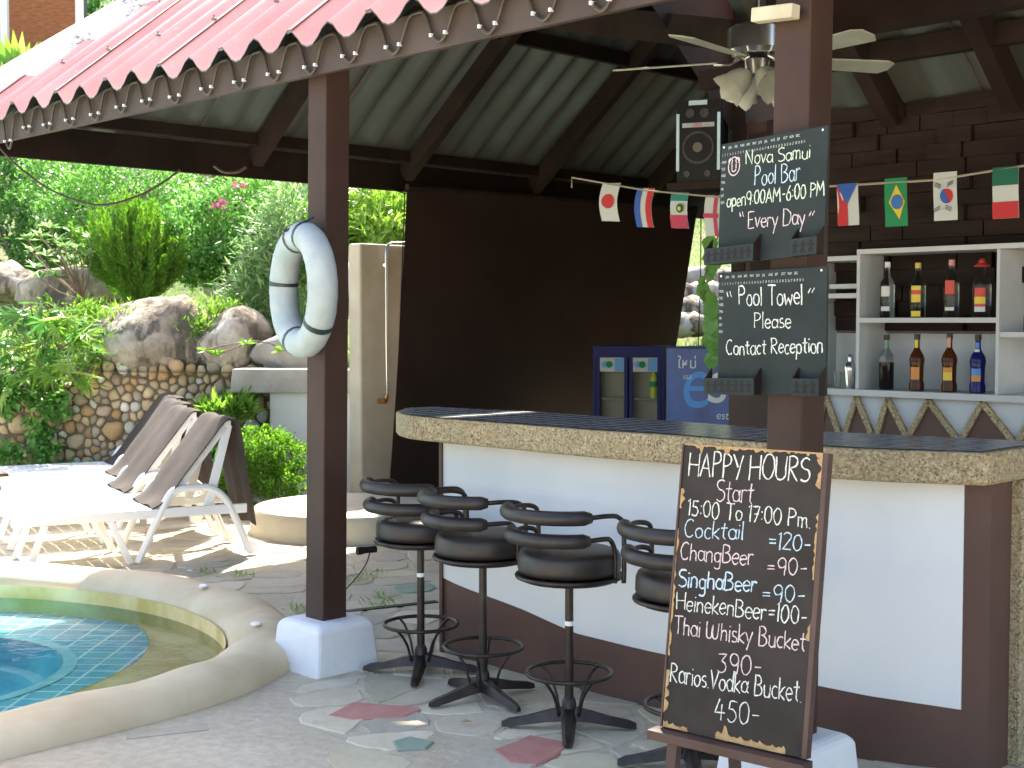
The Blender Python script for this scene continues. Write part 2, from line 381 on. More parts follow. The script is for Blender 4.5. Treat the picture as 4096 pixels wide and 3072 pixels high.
o = fill([b1, tile_out], -.115).build('pool_ledge', olive, smooth=True); tag(o, 'algae stained yellowish ledge under the water inside the pool', kind='structure')
lw = MB(); nb = len(b1); lw.add([Vector((q.x, q.y, .03)) for q in b1] + [Vector((q.x, q.y, -.3)) for q in b1], [(i, (i + 1) % nb, nb + (i + 1) % nb, nb + i) for i in range(nb)])
o = lw.build('pool_wall', olive); tag(o, 'stained inner wall of the pool under the rim', kind='structure')
bc = Vector((-3.12, 6.78, 0)); circ = [bc + Vector((math.cos(a) * .80, math.sin(a) * .80, 0)) for a in np.linspace(0, 2 * math.pi, 48, endpoint=False)]
fl = fill([tile_out, circ], -.135); o = fl.build('pool_floor', ptile); tag(o, 'turquoise tiled pool bench under water', kind='structure')
lw = MB(); nb = len(tile_out); lw.add([Vector((q.x, q.y, -.112)) for q in tile_out] + [Vector((q.x, q.y, -.14)) for q in tile_out], [(i, (i + 1) % nb, nb + (i + 1) % nb, nb + i) for i in range(nb)])
o = lw.build('pool_step', olive); tag(o, 'low step edge round the tiled bench', kind='structure')
bw_ = MB(); vs = [Vector((q.x, q.y, -.135)) for q in circ] + [bc + (q - bc) * .90 + Vector((0, 0, -.26)) for q in circ] + [bc + (q - bc) * .82 + Vector((0, 0, -.27)) for q in circ] + [bc + (q - bc) * .7 + Vector((0, 0, -.42)) for q in circ]
m_ = len(circ); bw_.add(vs, [(a * m_ + (i + 1) % m_, a * m_ + i, (a + 1) * m_ + i, (a + 1) * m_ + (i + 1) % m_) for a in range(3) for i in range(m_)] + [tuple(3 * m_ + i for i in range(m_))])
ra = MB(); ra.add([Vector((q.x, q.y, -.131)) for q in circ] + [bc + (q - bc) * 1.09 + Vector((0, 0, -.131)) for q in circ], [(i, m_ + i, m_ + (i + 1) % m_, (i + 1) % m_) for i in range(m_)])
o = ra.build('bowl_edge', M('pale_tile_edge', (.12,.50,.58), (.20,.60,.66), 8, .4)); tag(o, 'pale tile edge round the bowl in the pool floor', kind='structure')
o = bw_.build('pool_bowl', M('plain_teal', (.003,.26,.42), (.008,.36,.52), 3, .4), smooth=True); tag(o, 'deeper round tiled bowl in the pool floor', kind='structure')
o = fill([b1], -.05).build('pool_water', waterm); tag(o, 'clear turquoise pool water', kind='structure')
for i, (px, py) in enumerate(((203.5, 587), (256, 625))):
    c = ong(px, py, .125); mb = MB().lathe([(.02,0),(.028,.003),(.026,.012),(.012,.016),(.001,.017)], c, 14)
    o = mb.build('rim_cap', whitep, origin=c, smooth=True)
    tag(o, ['small round white cap on the far part of the pool rim', 'small round white cap on the pool rim beside the white post block'][i], 'cap', 'round white caps on the pool rim')
# drain plate by the near rim
c = ong(168, 731, .002); mb = MB().box(c, Vector((.15,.06,0)), Vector((-.012,.045,0)), (0,0,.0015))
o = mb.build('drain_plate', st_grey, origin=c); tag(o, 'small flat grey drain plate in the deck at the foot of the pool rim', 'drain')

# crazy paving: voronoi cells as slabs
def clip_poly(poly, a, b):               # keep side closer to a than b (2d tuples)
    mx_, my_ = (a[0] + b[0]) / 2, (a[1] + b[1]) / 2; nx, ny = b[0] - a[0], b[1] - a[1]; out = []
    for i in range(len(poly)):
        p, q = poly[i], poly[(i + 1) % len(poly)]
        dp = (p[0] - mx_) * nx + (p[1] - my_) * ny; dq = (q[0] - mx_) * nx + (q[1] - my_) * ny
        if dp <= 0: out.append(p)
        if (dp < 0 < dq) or (dq < 0 < dp):
            k = dp / (dp - dq); out.append((p[0] + (q[0] - p[0]) * k, p[1] + (q[1] - p[1]) * k))
    return out
def voronoi(seeds, R):
    cells = []; S = np.array(seeds)
    for i, s in enumerate(seeds):
        poly = [(s[0] - R, s[1] - R), (s[0] + R, s[1] - R), (s[0] + R, s[1] + R), (s[0] - R, s[1] + R)]
        d = np.hypot(S[:, 0] - s[0], S[:, 1] - s[1]); idx = np.argsort(d)[1:16]
        for j in idx: 
            if d[j] < 2 * R * 1.42: poly = clip_poly(poly, s, seeds[j])
        cells.append(poly)
    return cells
def shrink(poly, d, rnd=0):
    cx = sum(p[0] for p in poly) / len(poly); cy = sum(p[1] for p in poly) / len(poly)
    A = [Vector((p[0], p[1], 0)) for p in poly]
    # merge tiny edges
    B = [];
    for q in A:
        if not B or (q - B[-1]).length > .02: B.append(q)
    if len(B) < 3: return None
    A = chaikin(B, 1) if rnd == 1 else B
    C = Vector((cx, cy, 0)); out = []
    for q in A:
        v = q - C; L = v.length
        if L < d * 1.6: return None
        out.append(C + v * (1 - d / L))
    return out
pav = thing('stone_paving', (0, 6, 0), 'crazy paving of flat beige, grey, red and green stones under and beside the bar stools', 'paving'); pav['kind'] = 'structure'; del pav['category']
base_outline = []                        # filled by bar below
keep_red = [([(328,717),(352,704),(419,709),(422,711),(405,718),(352,721)], st_red), ([(493,752),(521,741),(530,737),(572,745),(556,758),(536,767),(510,765),(500,757)], st_red),
            ([(392,743),(410,738),(434,743),(426,750),(398,752)], st_green)]
kr = [[ong(x, y) for x, y in poly] for poly, m in keep_red]
sd = []; y = 4.3
while y < 12.6:
    st_ = .25 + .012 * (y - 4); x = -.36 * y - .1
    while x < .36 * y + .1:
        px_ = x + random.uniform(-.5, .5) * st_ * .95; py_ = y + random.uniform(-.5, .5) * st_ * .9; sd.append((px_, py_)); x += st_ * 1.35
    y += st_ * .85
cells = voronoi(sd, .6); cand = []
rimchk = [(q.x, q.y) for q in offset(outer, -.03)]
for s_, c in zip(sd, cells):
    if s_[0] + s_[1] > 7.6 and s_[1] - s_[0] < 7.6: continue     # under the bar
    if any(inside(rimchk, *q) for q in c) or len(c) < 3: continue
    if s_[0] < -.75 and s_[1] < 6.0 - (s_[0] + .75) * .2 and s_[0] + s_[1] < 4.9: continue      # plain cement beside the pool
    if math.hypot(s_[0] + 1.3, s_[1] - 10.7) < .8: continue
    if any(inside([(q.x, q.y) for q in k], *s_) for k in kr): continue
    if random.random() < .06: continue
    p_ = shrink(c, .010 + .006 * random.random(), 1)
    if p_ and s_[1] < 8.5:
        q_ = []
        for i_, v_ in enumerate(p_):
            nx_v = p_[(i_ + 1) % len(p_)]; q_.append(v_)
            if (nx_v - v_).length > .07: 
                for f_ in (.33, .66): q_.append(v_.lerp(nx_v, f_) + Vector((random.uniform(-.007, .007), random.uniform(-.007, .007), 0)))
        p_ = q_
    if p_: cand.append((s_[1], p_))
def slab(poly, z0, z1, bev=.008):
    n = len(poly); C = sum(poly, Vector()) / n; mb = MB()
    top = [C + (q - C) * (1 - bev / max((q - C).length, .01)) for q in poly]
    mb.add([Vector((q.x, q.y, z0)) for q in poly] + [Vector((q.x, q.y, z1 - bev * .6)) for q in poly] + [Vector((q.x, q.y, z1 + random.uniform(-.001, .001))) for q in top],
           [(a * n + i, a * n + (i + 1) % n, (a + 1) * n + (i + 1) % n, (a + 1) * n + i) for a in range(2) for i in range(n)] + [tuple(2 * n + i for i in range(n))])
    return mb
cand.sort(key=lambda q: q[0]); far = MB()
for i, (yy, poly) in enumerate(cand):
    m_ = random.choices([st_beige, st_grey, st_cream, st_red, st_green], [5, 5, 3, .22, .10])[0]
    if i < 285:
        slab(poly, -.01, .005 + random.uniform(-.003, .003)).build('paving_stone', m_, pav)
    else:
        mb = slab(poly, -.01, .010); far.add(mb.v, mb.f)
if far.v: o = far.build('far_paving_stones', st_beige, pav); o['kind'] = 'stuff'
for poly, (_, m_) in zip(kr, keep_red):
    slab(poly, -.01, .010).build('paving_stone', m_, pav)

# ------------------------------------------------------------------ hillside terrain
def hill_z(x, y):
    if y - x < 13.05 and x + y < 17.45: return -.04
    base = 1.18 + max(0, y - 13.2) * .05
    if y > 17.5: base += (y - 17.5) * (.30 + .02 * math.sin(x * .7))
    return base + .12 * math.sin(x * 1.3 + y * .9) * min(1, (y - 12.9) / 2) + .05 * math.sin(x * 3.1) * min(1, max(0, y - 13.2))
hb = MB(); nx, ny = 240, 110; X_ = np.linspace(-28, 30, nx); Y_ = 12.75 + (np.linspace(0, 1, ny) ** 1.6) * 45
hb.add([(x, y, hill_z(x, y)) for y in Y_ for x in X_], [(j * nx + i, j * nx + i + 1, (j + 1) * nx + i + 1, (j + 1) * nx + i) for j in range(ny - 1) for i in range(nx - 1)])
o = hb.build('hillside', grassy, smooth=True, angle=180); tag(o, 'rising green and brown hillside garden behind the stone wall', kind='structure')
# ------------------------------------------------------------------ retaining wall of rounded cobbles
YW = 12.85
wall = thing('cobble_wall', (-3.6, YW, 0), 'retaining wall of rounded tan and orange cobbles behind the sun loungers', 'wall')
MB().abox(-7.2, -1.2, YW, YW + .35, -.05, 1.19).build('mortar_backing', mort, wall)
sd = []
X0, X1, Z0, Z1 = -5.0, -2.25, .02, 1.2
tries = 0
while tries < 16000:
    tries += 1; x = random.uniform(X0, X1); z = random.uniform(Z0, Z1)
    small = (z > .75 and x > -4.2) ; r = random.choice([.035, .045, .06]) if small else random.choice([.032, .04, .055, .075, .10, .125])
    if all(math.hypot(x - a, z - b) > (r + rr_) * .90 for a, b, rr_ in sd): sd.append((x, z, r))
def power_cells(seeds):
    cells = []; S = np.array(seeds)
    for i, s in enumerate(seeds):
        R = s[2] * 1.8; poly = [(s[0] + R * math.cos(a), s[1] + R * math.sin(a)) for a in np.linspace(0, 2 * math.pi, 14, endpoint=False)]
        d = np.hypot(S[:, 0] - s[0], S[:, 1] - s[1]); idx = np.argsort(d)[1:14]
        for j in idx:
            q = seeds[j]; D = d[j]; k = s[2] / (s[2] + q[2]); # bisector shifted to the size ratio
            a = (s[0], s[1]); bx = (s[0] + (q[0] - s[0]) * 2 * k, s[1] + (q[1] - s[1]) * 2 * k)
            poly = clip_poly(poly, a, bx)
        cells.append(poly)
    return cells
def pebble(poly2, yf, dep, mat, parent, name='cobble'):
    A = [];
    for q in poly2:
        if not A or math.hypot(q[0] - A[-1][0], q[1] - A[-1][1]) > .012: A.append(q)
    if len(A) < 3: return
    A = chaikin([Vector((q[0], q[1], 0)) for q in A], 2)
    while len(A) > 14: A = A[::2]
    n = len(A); C = sum(A, Vector()) / n; vs = []
    for k, (sc, dp) in enumerate(((.90, 0), (.81, .60), (.52, .94))):
        for q in A:
            v = C + (q - C) * sc * random.uniform(.97, 1.02); vs.append(Vector((v.x, yf - dep * dp * random.uniform(.93, 1.05), v.y)))
    vs.append(Vector((C.x, yf - dep, C.y)))
    mb = MB().add(vs, [(a * n + i, a * n + (i + 1) % n, (a + 1) * n + (i + 1) % n, (a + 1) * n + i) for a in range(2) for i in range(n)] + [(2 * n + i, 2 * n + (i + 1) % n, 3 * n) for i in range(n)])
    return mb
pc = power_cells(sd); order = sorted(range(len(sd)), key=lambda i: -sd[i][2]); rest = MB()
for k, i in enumerate(order):
    mb = pebble(pc[i], YW, sd[i][2] * .6, None, None)
    if mb is None: continue
    if k < 290: mb.build('cobble', random.choices([pb_a, pb_b, pb_c, pb_d, pb_e], [2.6, 5, 1.4, 1.6, 2.2])[0], wall, smooth=True, angle=180)
    else: rest.add(mb.v, mb.f)
if rest.v: o = rest.build('small_cobbles', pb_b, wall, smooth=True, angle=180); o['kind'] = 'stuff'
# concrete cap and white wall
cw = thing('white_garden_wall', (-1.9, 12.35, 0), 'white painted garden wall with thick grey concrete coping behind the boxy bush', 'wall')
a = at(232, 369, 12.3); b = at(232, 393, 12.3)
mb = MB().prism([(a.x - .02, 12.3, b.z + .0), (a.x + .08, 12.3, b.z - .0), (-.95, 12.3, b.z), (-.95, 12.3, a.z - .01), (a.x, 12.3, a.z)], (0, .6, 0)); mb.build('coping', conc, cw, bevel=.01)
x0 = at(270, 400, 12.42).x
MB().abox(x0, -.97, 12.42, 12.84, 0, b.z - .003).build('wall_face', whitew, cw)

def rock(name, c, r, label, cat, seed, squash=(1, 1, 1), group=None, sub=3, mat=None, amp=.22):
    bm = bmesh.new(); bmesh.ops.create_icosphere(bm, subdivisions=sub, radius=1); rnd = random.Random(seed)
    dirs = [(Vector((rnd.uniform(-1,1), rnd.uniform(-1,1), rnd.uniform(-1,1))).normalized(), rnd.uniform(.62, .95)) for _ in range(9)]
    for v in bm.verts:
        d = v.co.normalized(); L = 1.0
        for q, h in dirs:
            dd = d.dot(q)
            if dd > .05: L = min(L, h / dd * 1.0)
        L += amp * .25 * math.sin(d.x * 4 + seed) * math.sin(d.y * 5 + seed * 2) + .03 * math.sin(d.x * 11 + d.z * 9 + seed)
        v.co = d * L; v.co.x *= r * squash[0]; v.co.y *= r * squash[1]; v.co.z *= r * squash[2]
    me = bpy.data.meshes.new(name); bm.to_mesh(me); bm.free(); me.materials.append(mat or rockm)
    me.polygons.foreach_set('use_smooth', [True] * len(me.polygons))
    o = bpy.data.objects.new(name, me); COL.objects.link(o); o.location = c; return tag(o, label, cat, group)
c = at(165, 342, 13.25); rock('boulder', c, .70, 'large pale flat topped boulder lying on the cobble wall', 'boulder', 3, (1.1, .7, .66), 'boulders on the cobble wall')
c = at(232, 343, 13.1); rock('boulder', c, .47, 'dark speckled pointed boulder on the wall beside the concrete coping', 'boulder', 8, (.85, .7, .80), 'boulders on the cobble wall')
c = at(12, 282, 16); rock('boulder', c, .5, 'pale round boulder half hidden in grass at the far left edge', 'boulder', 5, (1, .8, .5))
c = at(95, 292, 15.5); rock('boulder', c, .55, 'low brown boulder under the pale green shrub', 'boulder', 15, (1.6, .8, .6))
c = at(285, 280, 19); rock('boulder', c, .9, 'bright sunlit rock behind the bougainvillea bush', 'boulder', 6, (1.5, .8, .5), mat=conc)
c = at(225, 176, 24); rock('boulder', c, 1.1, 'brown shaded rock bank high on the hillside', 'boulder', 9, (1.9, .8, .6))
c = at(296, 186, 25); rock('boulder', c, .7, 'pale rock under the beam beside the post', 'boulder', 10, (1.6, .8, .5), mat=conc)
c = at(290, 356, 12.9); rock('boulder', c, .32, 'grey angular stone on the concrete coping behind the life ring', 'boulder', 13, (1.2, .7, .8), mat=conc)
# rocks seen through the opening between blind and sign
k = 0; lab = ['lowest', 'low', 'middle', 'upper', 'topmost', 'small', 'wide', 'pale', 'flat', 'dark', 'rounded', 'sharp', 'cracked', 'narrow', 'slanting', 'half buried']
for row, (py, nn) in enumerate(((326, 5), (310, 4), (294, 5), (280, 3))):
    for i in range(nn):
        px = 668 + (i + .5 * (row % 2)) * 66 / nn + random.uniform(-2, 2); c = at(px, py + random.uniform(-2, 2), 16.7 + row * .25)
        rock('rock', c, .17 + .07 * random.random(), '%s grey rock in the sunlit bank seen past the blind, %s course' % (lab[k % 16], ['bottom', 'second', 'third', 'top'][row]), 'rock', 20 + k, (1.25, .9, .85), 'rocks in the bank behind the fridges', 2, mat=[rockm, conc][k % 2]); k += 1

# ------------------------------------------------------------------ foliage
def leaf_mesh(name, P, D, Nn, Ls, Ws, mat, parent, origin=None, stuff=False, fold=.25):
    n = len(P); D = D / np.linalg.norm(D, axis=1)[:, None]; S = np.cross(D, Nn); S /= (np.linalg.norm(S, axis=1)[:, None] + 1e-6); N2 = np.cross(S, D)
    L = np.asarray(Ls)[:, None]; W = np.asarray(Ws)[:, None]
    v = np.empty((n, 4, 3)); v[:, 0] = P; v[:, 1] = P + D * L * .5 + S * W * .5 + N2 * W * fold; v[:, 2] = P + D * L; v[:, 3] = P + D * L * .5 - S * W * .5 + N2 * W * fold
    v = v.reshape(-1, 3)
    if parent is not None: v = v - np.array(root_of(parent).location)
    elif origin is not None: v = v - np.array(origin)
    idx = np.arange(n) * 4; tri = np.stack([idx, idx + 1, idx + 2, idx, idx + 2, idx + 3], 1).reshape(-1)
    me = bpy.data.meshes.new(name); me.vertices.add(n * 4); me.vertices.foreach_set('co', v.astype(np.float32).ravel())
    me.loops.add(n * 6); me.loops.foreach_set('vertex_index', tri.astype(np.int32)); me.polygons.add(n * 2)
    me.polygons.foreach_set('loop_start', np.arange(0, n * 6, 3, dtype=np.int32))
    try: me.polygons.foreach_set('loop_total', np.full(n * 2, 3, dtype=np.int32))
    except Exception: pass
    me.update(calc_edges=True)
    at_ = me.attributes.new('lv', 'FLOAT', 'POINT'); at_.data.foreach_set('value', np.repeat(np.clip(RNG.normal(.5, .27, n), 0, 1), 4).astype(np.float32))
    me.materials.append(mat); o = bpy.data.objects.new(name, me); COL.objects.link(o)
    if parent is not None: o.parent = parent
    elif origin is not None: o.location = origin
    return o
def rnd_dirs(n):
    d = RNG.normal(size=(n, 3)); return d / np.linalg.norm(d, axis=1)[:, None]
def crown_pts(blobs, n, clump=.16, per=45, inner=.55):
    vol = np.array([b[1][0] * b[1][1] * b[1][2] for b in blobs]) ** .67; vol /= vol.sum(); P = []; O = []
    for (c, r), f in zip(blobs, vol):
        m = max(4, int(n * f / per)); d = rnd_dirs(m); k = inner + (1 - inner) * RNG.random(m) ** .5; k *= 1 + .13 * np.sin(d[:, 0] * 5 + c[0]) * np.sin(d[:, 2] * 6 + c[2] * 3)
        cc = np.array(c) + d * np.array(r) * k[:, None]
        q = np.repeat(cc, per, 0) + RNG.normal(size=(m * per, 3)) * clump * min(r); P.append(q); O.append(q - np.array(c))
    P = np.concatenate(P); O = np.concatenate(O); O /= np.linalg.norm(O, axis=1)[:, None] + 1e-6; return P, O
def shrub(name, blobs, n, L, W, mat, label, cat='shrub', stems=True, clump=.16, per=45, updir=.3, group=None):
    bx = np.array([b[0] for b in blobs]); base = Vector((float(bx[:, 0].mean()), float(bx[:, 1].mean()), float((bx[:, 2] - np.array([b[1][2] for b in blobs])).min()) - .25))
    t_ = thing(name, base, label, cat, group); P, O = crown_pts(blobs, n, clump, per); m = len(P)
    D = rnd_dirs(m) * .8 + O * .7 + np.array([0, 0, updir]); Nn = rnd_dirs(m) * .7 + O * .6 + np.array([0, 0, .7])
    s = RNG.uniform(.6, 1.25, m); leaf_mesh('foliage', P, D, Nn, L * s, W * s, mat, t_)
    if stems:
        mb = MB()
        for i in range(6):
            b = blobs[i % len(blobs)]; e = Vector(b[0]) + Vector((random.uniform(-.5, .5) * b[1][0], random.uniform(-.5, .5) * b[1][1], random.uniform(0, .5) * b[1][2]))
            m1 = base.lerp(e, .5) + Vector((random.uniform(-.1, .1), random.uniform(-.1, .1), 0)); mb.tube([base, m1, e], [.03, .02, .008], 6)
        mb.build('stem', stemm, t_, smooth=True)
    return t_
def B(px, py, Y, rx, ry, rz): c = at(px, py, Y); return (tuple(c), (rx, ry, rz))
def mpp(Y): return Y / F_PX
# fine leaved rounded bush
shrub('rounded_bush', [B(130, 190, 18, 1.0, .9, .62), B(85, 215, 17.5, .6, .7, .5), B(165, 222, 17.8, .4, .6, .35), B(60, 180, 18.3, .5, .6, .5)], 17000, .062, .03, lf_mid, 'large rounded fine leaved bush under the beam behind the conifer', clump=.15)
shrub('dark_thicket', [B(20, 215, 19, .9, .7, .8), B(40, 165, 20, 1.1, .7, .7), B(-25, 190, 19.5, .9, .7, .9), B(70, 245, 18, .8, .6, .5), B(20, 262, 18, .8, .5, .3)], 9000, .12, .05, lf_dark, 'dark leafy thicket at the far left under the eave')
shrub('bougainvillea_bush', [B(245, 213, 15.5, .62, .7, .40), B(200, 240, 15.2, .42, .5, .45), B(275, 245, 15.3, .55, .6, .45), B(235, 258, 15.1, .45, .5, .30), B(197, 262, 15.0, .25, .3, .25), B(280, 216, 15.7, .42, .5, .22)], 17000, .060, .038, lf_mid, 'big glossy leaved bush with a few pink flowers left of the life ring', clump=.17)
bt = bpy.data.objects['bougainvillea_bush']; fp = [at(*q, 14.85) for q in ((236, 187), (243, 184), (220, 203), (217, 206), (224, 204), (212, 207))]
for q in fp:
    P = np.array([tuple(q)] * 8) + RNG.normal(size=(8, 3)) * .02; leaf_mesh('flower', P, rnd_dirs(8), rnd_dirs(8), np.full(8, .05), np.full(8, .045), flowerm, bt)
shrub('oleander_shrub', [B(275, 255, 14.2, .32, .4, .42), B(300, 225, 14.4, .35, .4, .4), B(262, 290, 14, .3, .35, .3), B(300, 300, 14, .35, .35, .4), B(292, 335, 13.7, .25, .3, .18)], 6500, .13, .026, lf_grey, 'narrow leaved grey green shrub behind the life ring', clump=.26, per=26, updir=-.1)
shrub('leafy_shrub', [B(365, 205, 14.5, .45, .5, .30), B(395, 220, 14.3, .45, .5, .25), B(375, 235, 14.1, .5, .5, .16), B(345, 222, 14.6, .3, .4, .3)], 4500, .15, .036, lf_lime, 'bright lime leaved shrub above the beige shower wall', clump=.28, per=22, updir=.2)
shrub('boxy_bush', [B(252, 470, 11.6, .27, .28, .26), B(278, 462, 11.7, .25, .28, .28), B(262, 445, 11.6, .26, .26, .16), B(285, 485, 11.5, .2, .22, .16)], 13000, .028, .018, lf_fern, 'small dense round bush against the white garden wall', clump=.13, stems=False)
shrub('hill_scrub', [B(330, 200, 24, 1.5, 1, .8), B(60, 140, 27, 2.2, 1, 1), B(110, 140, 28, 2.0, 1, 1.1), B(330, 165, 30, 1.2, 1, .5)], 7000, .16, .06, lf_mid, 'scrubby greenery high on the hillside behind the big bushes')
shrub('low_creeper', [B(120, 330, 13.3, .5, .3, .16), B(80, 318, 13.6, .5, .3, .15), B(108, 352, 12.95, .22, .15, .2), B(215, 318, 13.3, .4, .25, .14), B(190, 335, 13.0, .18, .1, .15)], 5500, .07, .02, lf_lime, 'low grassy creeper spilling between the boulders', stems=False, clump=.3, per=20)
shrub('foreground_succulent', [B(224, 415, 12.3, .17, .15, .07), B(236, 410, 12.3, .14, .12, .06)], 500, .16, .035, lf_lime, 'clump of pointed bright leaves behind the lounger backs', 'plant', stems=False, clump=.4, per=10, updir=.8)
shrub('shade_plant', [B(205, 470, 11.9, .2, .2, .2), B(218, 490, 11.8, .16, .2, .14)], 500, .17, .04, lf_dark, 'dark strappy plant between the lounger backs and the boxy bush', 'plant', stems=False, clump=.4, per=10, updir=.5)
# feathery conifer
ct = thing('feathery_conifer', at(140, 312, 14.6), 'feathery green conifer with upswept sprays in the middle of the garden', 'conifer')
P = []; D = []; base = at(140, 300, 14.6); mb = MB()
for i in range(150):
    a = random.uniform(0, 2 * math.pi); sp_ = random.uniform(.05, .62) * (1 if random.random() < .75 else 1.15); h = random.uniform(.45, 1.15) * (1.08 - sp_ * .55)
    st_pt = base + Vector((math.cos(a) * .12 * sp_, math.sin(a) * .12, random.uniform(-.05, .35)))
    e = base + Vector((math.cos(a) * sp_ * .95 - .07, math.sin(a) * sp_ * .7, h)); m1 = st_pt.lerp(e, .5) + Vector((math.cos(a) * .1, math.sin(a) * .1, -.08))
    path = spline([st_pt, m1, e], 14)
    if i % 6 == 0: mb.tube([st_pt, m1, e], [.015, .01, .003], 5)
    for j, q in enumerate(path):
        f = j / len(path); m = 16
        for _ in range(m):
            d = Vector((random.gauss(0, 1), random.gauss(0, 1), random.gauss(.5, 1))).normalized(); P.append(tuple(q + d * random.random() * .055 * (1.25 - f))); D.append(tuple(d * .6 + (e - st_pt).normalized() * .9))
P = np.array(P); D = np.array(D); leaf_mesh('foliage', P, D, rnd_dirs(len(P)), RNG.uniform(.035, .07, len(P)), np.full(len(P), .011), lf_fern, ct)
mb.tube([base - Z * .35, base + Z * .3], [.045, .03], 8); mb.build('trunk', stemm, ct, smooth=True)
# rosette shrub (pale)
rt = thing('rosette_shrub', at(75, 305, 14.4), 'pale shrub with star shaped leaf rosettes on bare branches', 'shrub'); mb = MB(); P = []; D = []; Nn = []
root = at(82, 300, 14.4)
for (px, py) in ((32,252),(40,237),(57,240),(35,268),(62,262),(78,250),(50,228),(70,232),(58,277),(82,268),(28,240),(46,256),(92,240),(74,262),(86,256),(40,278),(64,248)):
    e = at(px, py, 14.4 + random.uniform(-.4, .4)); m1 = root.lerp(e, .55) + Vector((0, random.uniform(-.1, .1), random.uniform(-.05, .08))); mb.tube(spline([root, m1, e], 5), .008, 5)
    for k in range(17):
        a = random.uniform(0, 6.28); el = random.uniform(.0, .9); d = Vector((math.cos(a), math.sin(a), el)).normalized(); P.append(tuple(e)); D.append(tuple(d)); Nn.append((0, 0, 1))
mb.build('branches', stemm, rt, smooth=True); n_ = len(P); leaf_mesh('foliage', np.array(P), np.array(D), np.array(Nn) + rnd_dirs(n_) * .2, RNG.uniform(.10, .16, n_), np.full(n_, .042), lf_grey, rt)
st2 = thing('rosette_branch', at(260, 345, 12.7), 'bare twig with two small leaf rosettes in front of the dark boulder', 'plant'); mb = MB(); P = []; D = []
r0 = at(262, 342, 12.7)
for (px, py) in ((217,355),(247,344),(283,351),(205,350)):
    e = at(px, py, 12.6); mb.tube(spline([r0, r0.lerp(e, .5) + Z * .02, e], 4), .006, 5)
    for k in range(12):
        a = random.uniform(0, 6.28); P.append(tuple(e)); D.append((math.cos(a), math.sin(a) * .6, random.uniform(-.2, .8)))
mb.build('branches', stemm, st2); n_ = len(P); leaf_mesh('foliage', np.array(P), np.array(D), rnd_dirs(n_) + np.array([0,0,1.]), RNG.uniform(.07, .12, n_), np.full(n_, .03), lf_lime, st2)
# big lobed leaves (each leaf an object)
def lobed(L=.30):
    mb = MB(); vs = [(0, 0, 0)]; n = 9; pts = []
    for i in range(n):
        a = math.radians(-125 + 250 * i / (n - 1)); r = L * (.62 + .38 * math.cos(a * .7)); pts.append((r * math.sin(a), r * math.cos(a), -.12 * r * r / L + .01))
        if i < n - 1:
            a2 = math.radians(-125 + 250 * (i + .5) / (n - 1)); r2 = r * .42; pts.append((r2 * math.sin(a2), r2 * math.cos(a2), .012))
    vs += pts; fs = [(0, i + 1, i) for i in range(1, len(pts))]
    return mb.add(vs, fs)
lm = lobed(); proto = lm.build('leaf', lf_lime, local=True); pm = proto.data; bpy.data.objects.remove(proto)
def set_lv(me, v):
    a = me.attributes.new('lv', 'FLOAT', 'POINT'); a.data.foreach_set('value', np.full(len(me.vertices), v, dtype=np.float32))
pms = []
for v, mt in ((.2, lf_mid), (.55, lf_lime), (.9, lf_lime), (.6, lf_dark)):
    m_ = pm.copy(); set_lv(m_, v); m_.materials[0] = mt; pms.append(m_)
ph = thing('lobed_leaf_plant', at(45, 380, 12.6), 'lush plant with big lobed glossy leaves hanging over the cobble wall', 'plant'); mb = MB(); rt_ = at(40, 370, 12.9)
for i in range(125):
    px, py = random.uniform(-12, 96), 0; py = random.uniform(300 + abs(px - 40) * .25, 398 - abs(px - 30) * .15)
    e = at(px, py, 12.75 - random.random() * .5); o = bpy.data.objects.new('leaf', random.choice(pms)); COL.objects.link(o); o.parent = ph
    o.location = e - ph.location; o.rotation_euler = (math.radians(random.uniform(-80, 10)), random.uniform(-.5, .5), random.uniform(-1.3, 1.3) + math.pi); s_ = random.uniform(.4, .8); o.scale = (s_, s_, s_)
    if i % 3 == 0: mb.tube([rt_, rt_.lerp(e, .6) + Z * .05, e], .006, 4)
mb.build('stalks', stemm, ph)
shrub('hanging_ivy', [B(38, 420, 12.6, .08, .06, .30), B(48, 450, 12.6, .07, .06, .2), B(8, 460, 12.6, .14, .06, .12), B(60, 470, 12.55, .25, .08, .05), B(58, 405, 12.6, .08, .06, .12), B(8, 395, 12.6, .12, .08, .15)], 1500, .075, .06, lf_mid, 'ivy trailing down the cobble wall at the left', 'ivy', stems=False, clump=.5, per=12, updir=-.5)
# top left palm and house
pt = thing('fan_palm', at(15, 120, 24), 'bright green fan palm in front of the brick house', 'palm'); P = []; D = []; Nn = []; mb = MB()
for (px, py, Y) in ((22, 92, 24), (0, 100, 24.3), (40, 104, 24), (10, 118, 23.6)):
    c = at(px, py, Y); mb.tube([at(15, 190, 24), c], .02, 6)
    for k in range(26):
        a = math.radians(-20 + 220 * k / 25); P.append(tuple(c)); D.append((math.cos(a), -.15, math.sin(a))); Nn.append((0, -1, .4))
n_ = len(P); leaf_mesh('fronds', np.array(P), np.array(D), np.array(Nn), RNG.uniform(.85, 1.15, n_), np.full(n_, .24), lf_lime, pt); mb.build('stalks', stemm, pt)
brick_m = M('orange_brick_wall', (.22,.075,.028), (.34,.13,.055), 5, .85, .6, 30, .02, stretch=(1,1,5)); YB = 34
hs_ = thing('brick_house', at(45, 60, YB), 'orange brick house with white columns at the top left corner', 'house'); a = at(-60, 80, YB); b = at(76, -60, YB)
MB().abox(a.x, b.x, YB, YB + .3, 5.5, b.z).build('wall', brick_m, hs_)
MB().abox(b.x, b.x + .2, YB - .1, YB + .2, 5.5, b.z).build('door_frame', blackp, hs_)
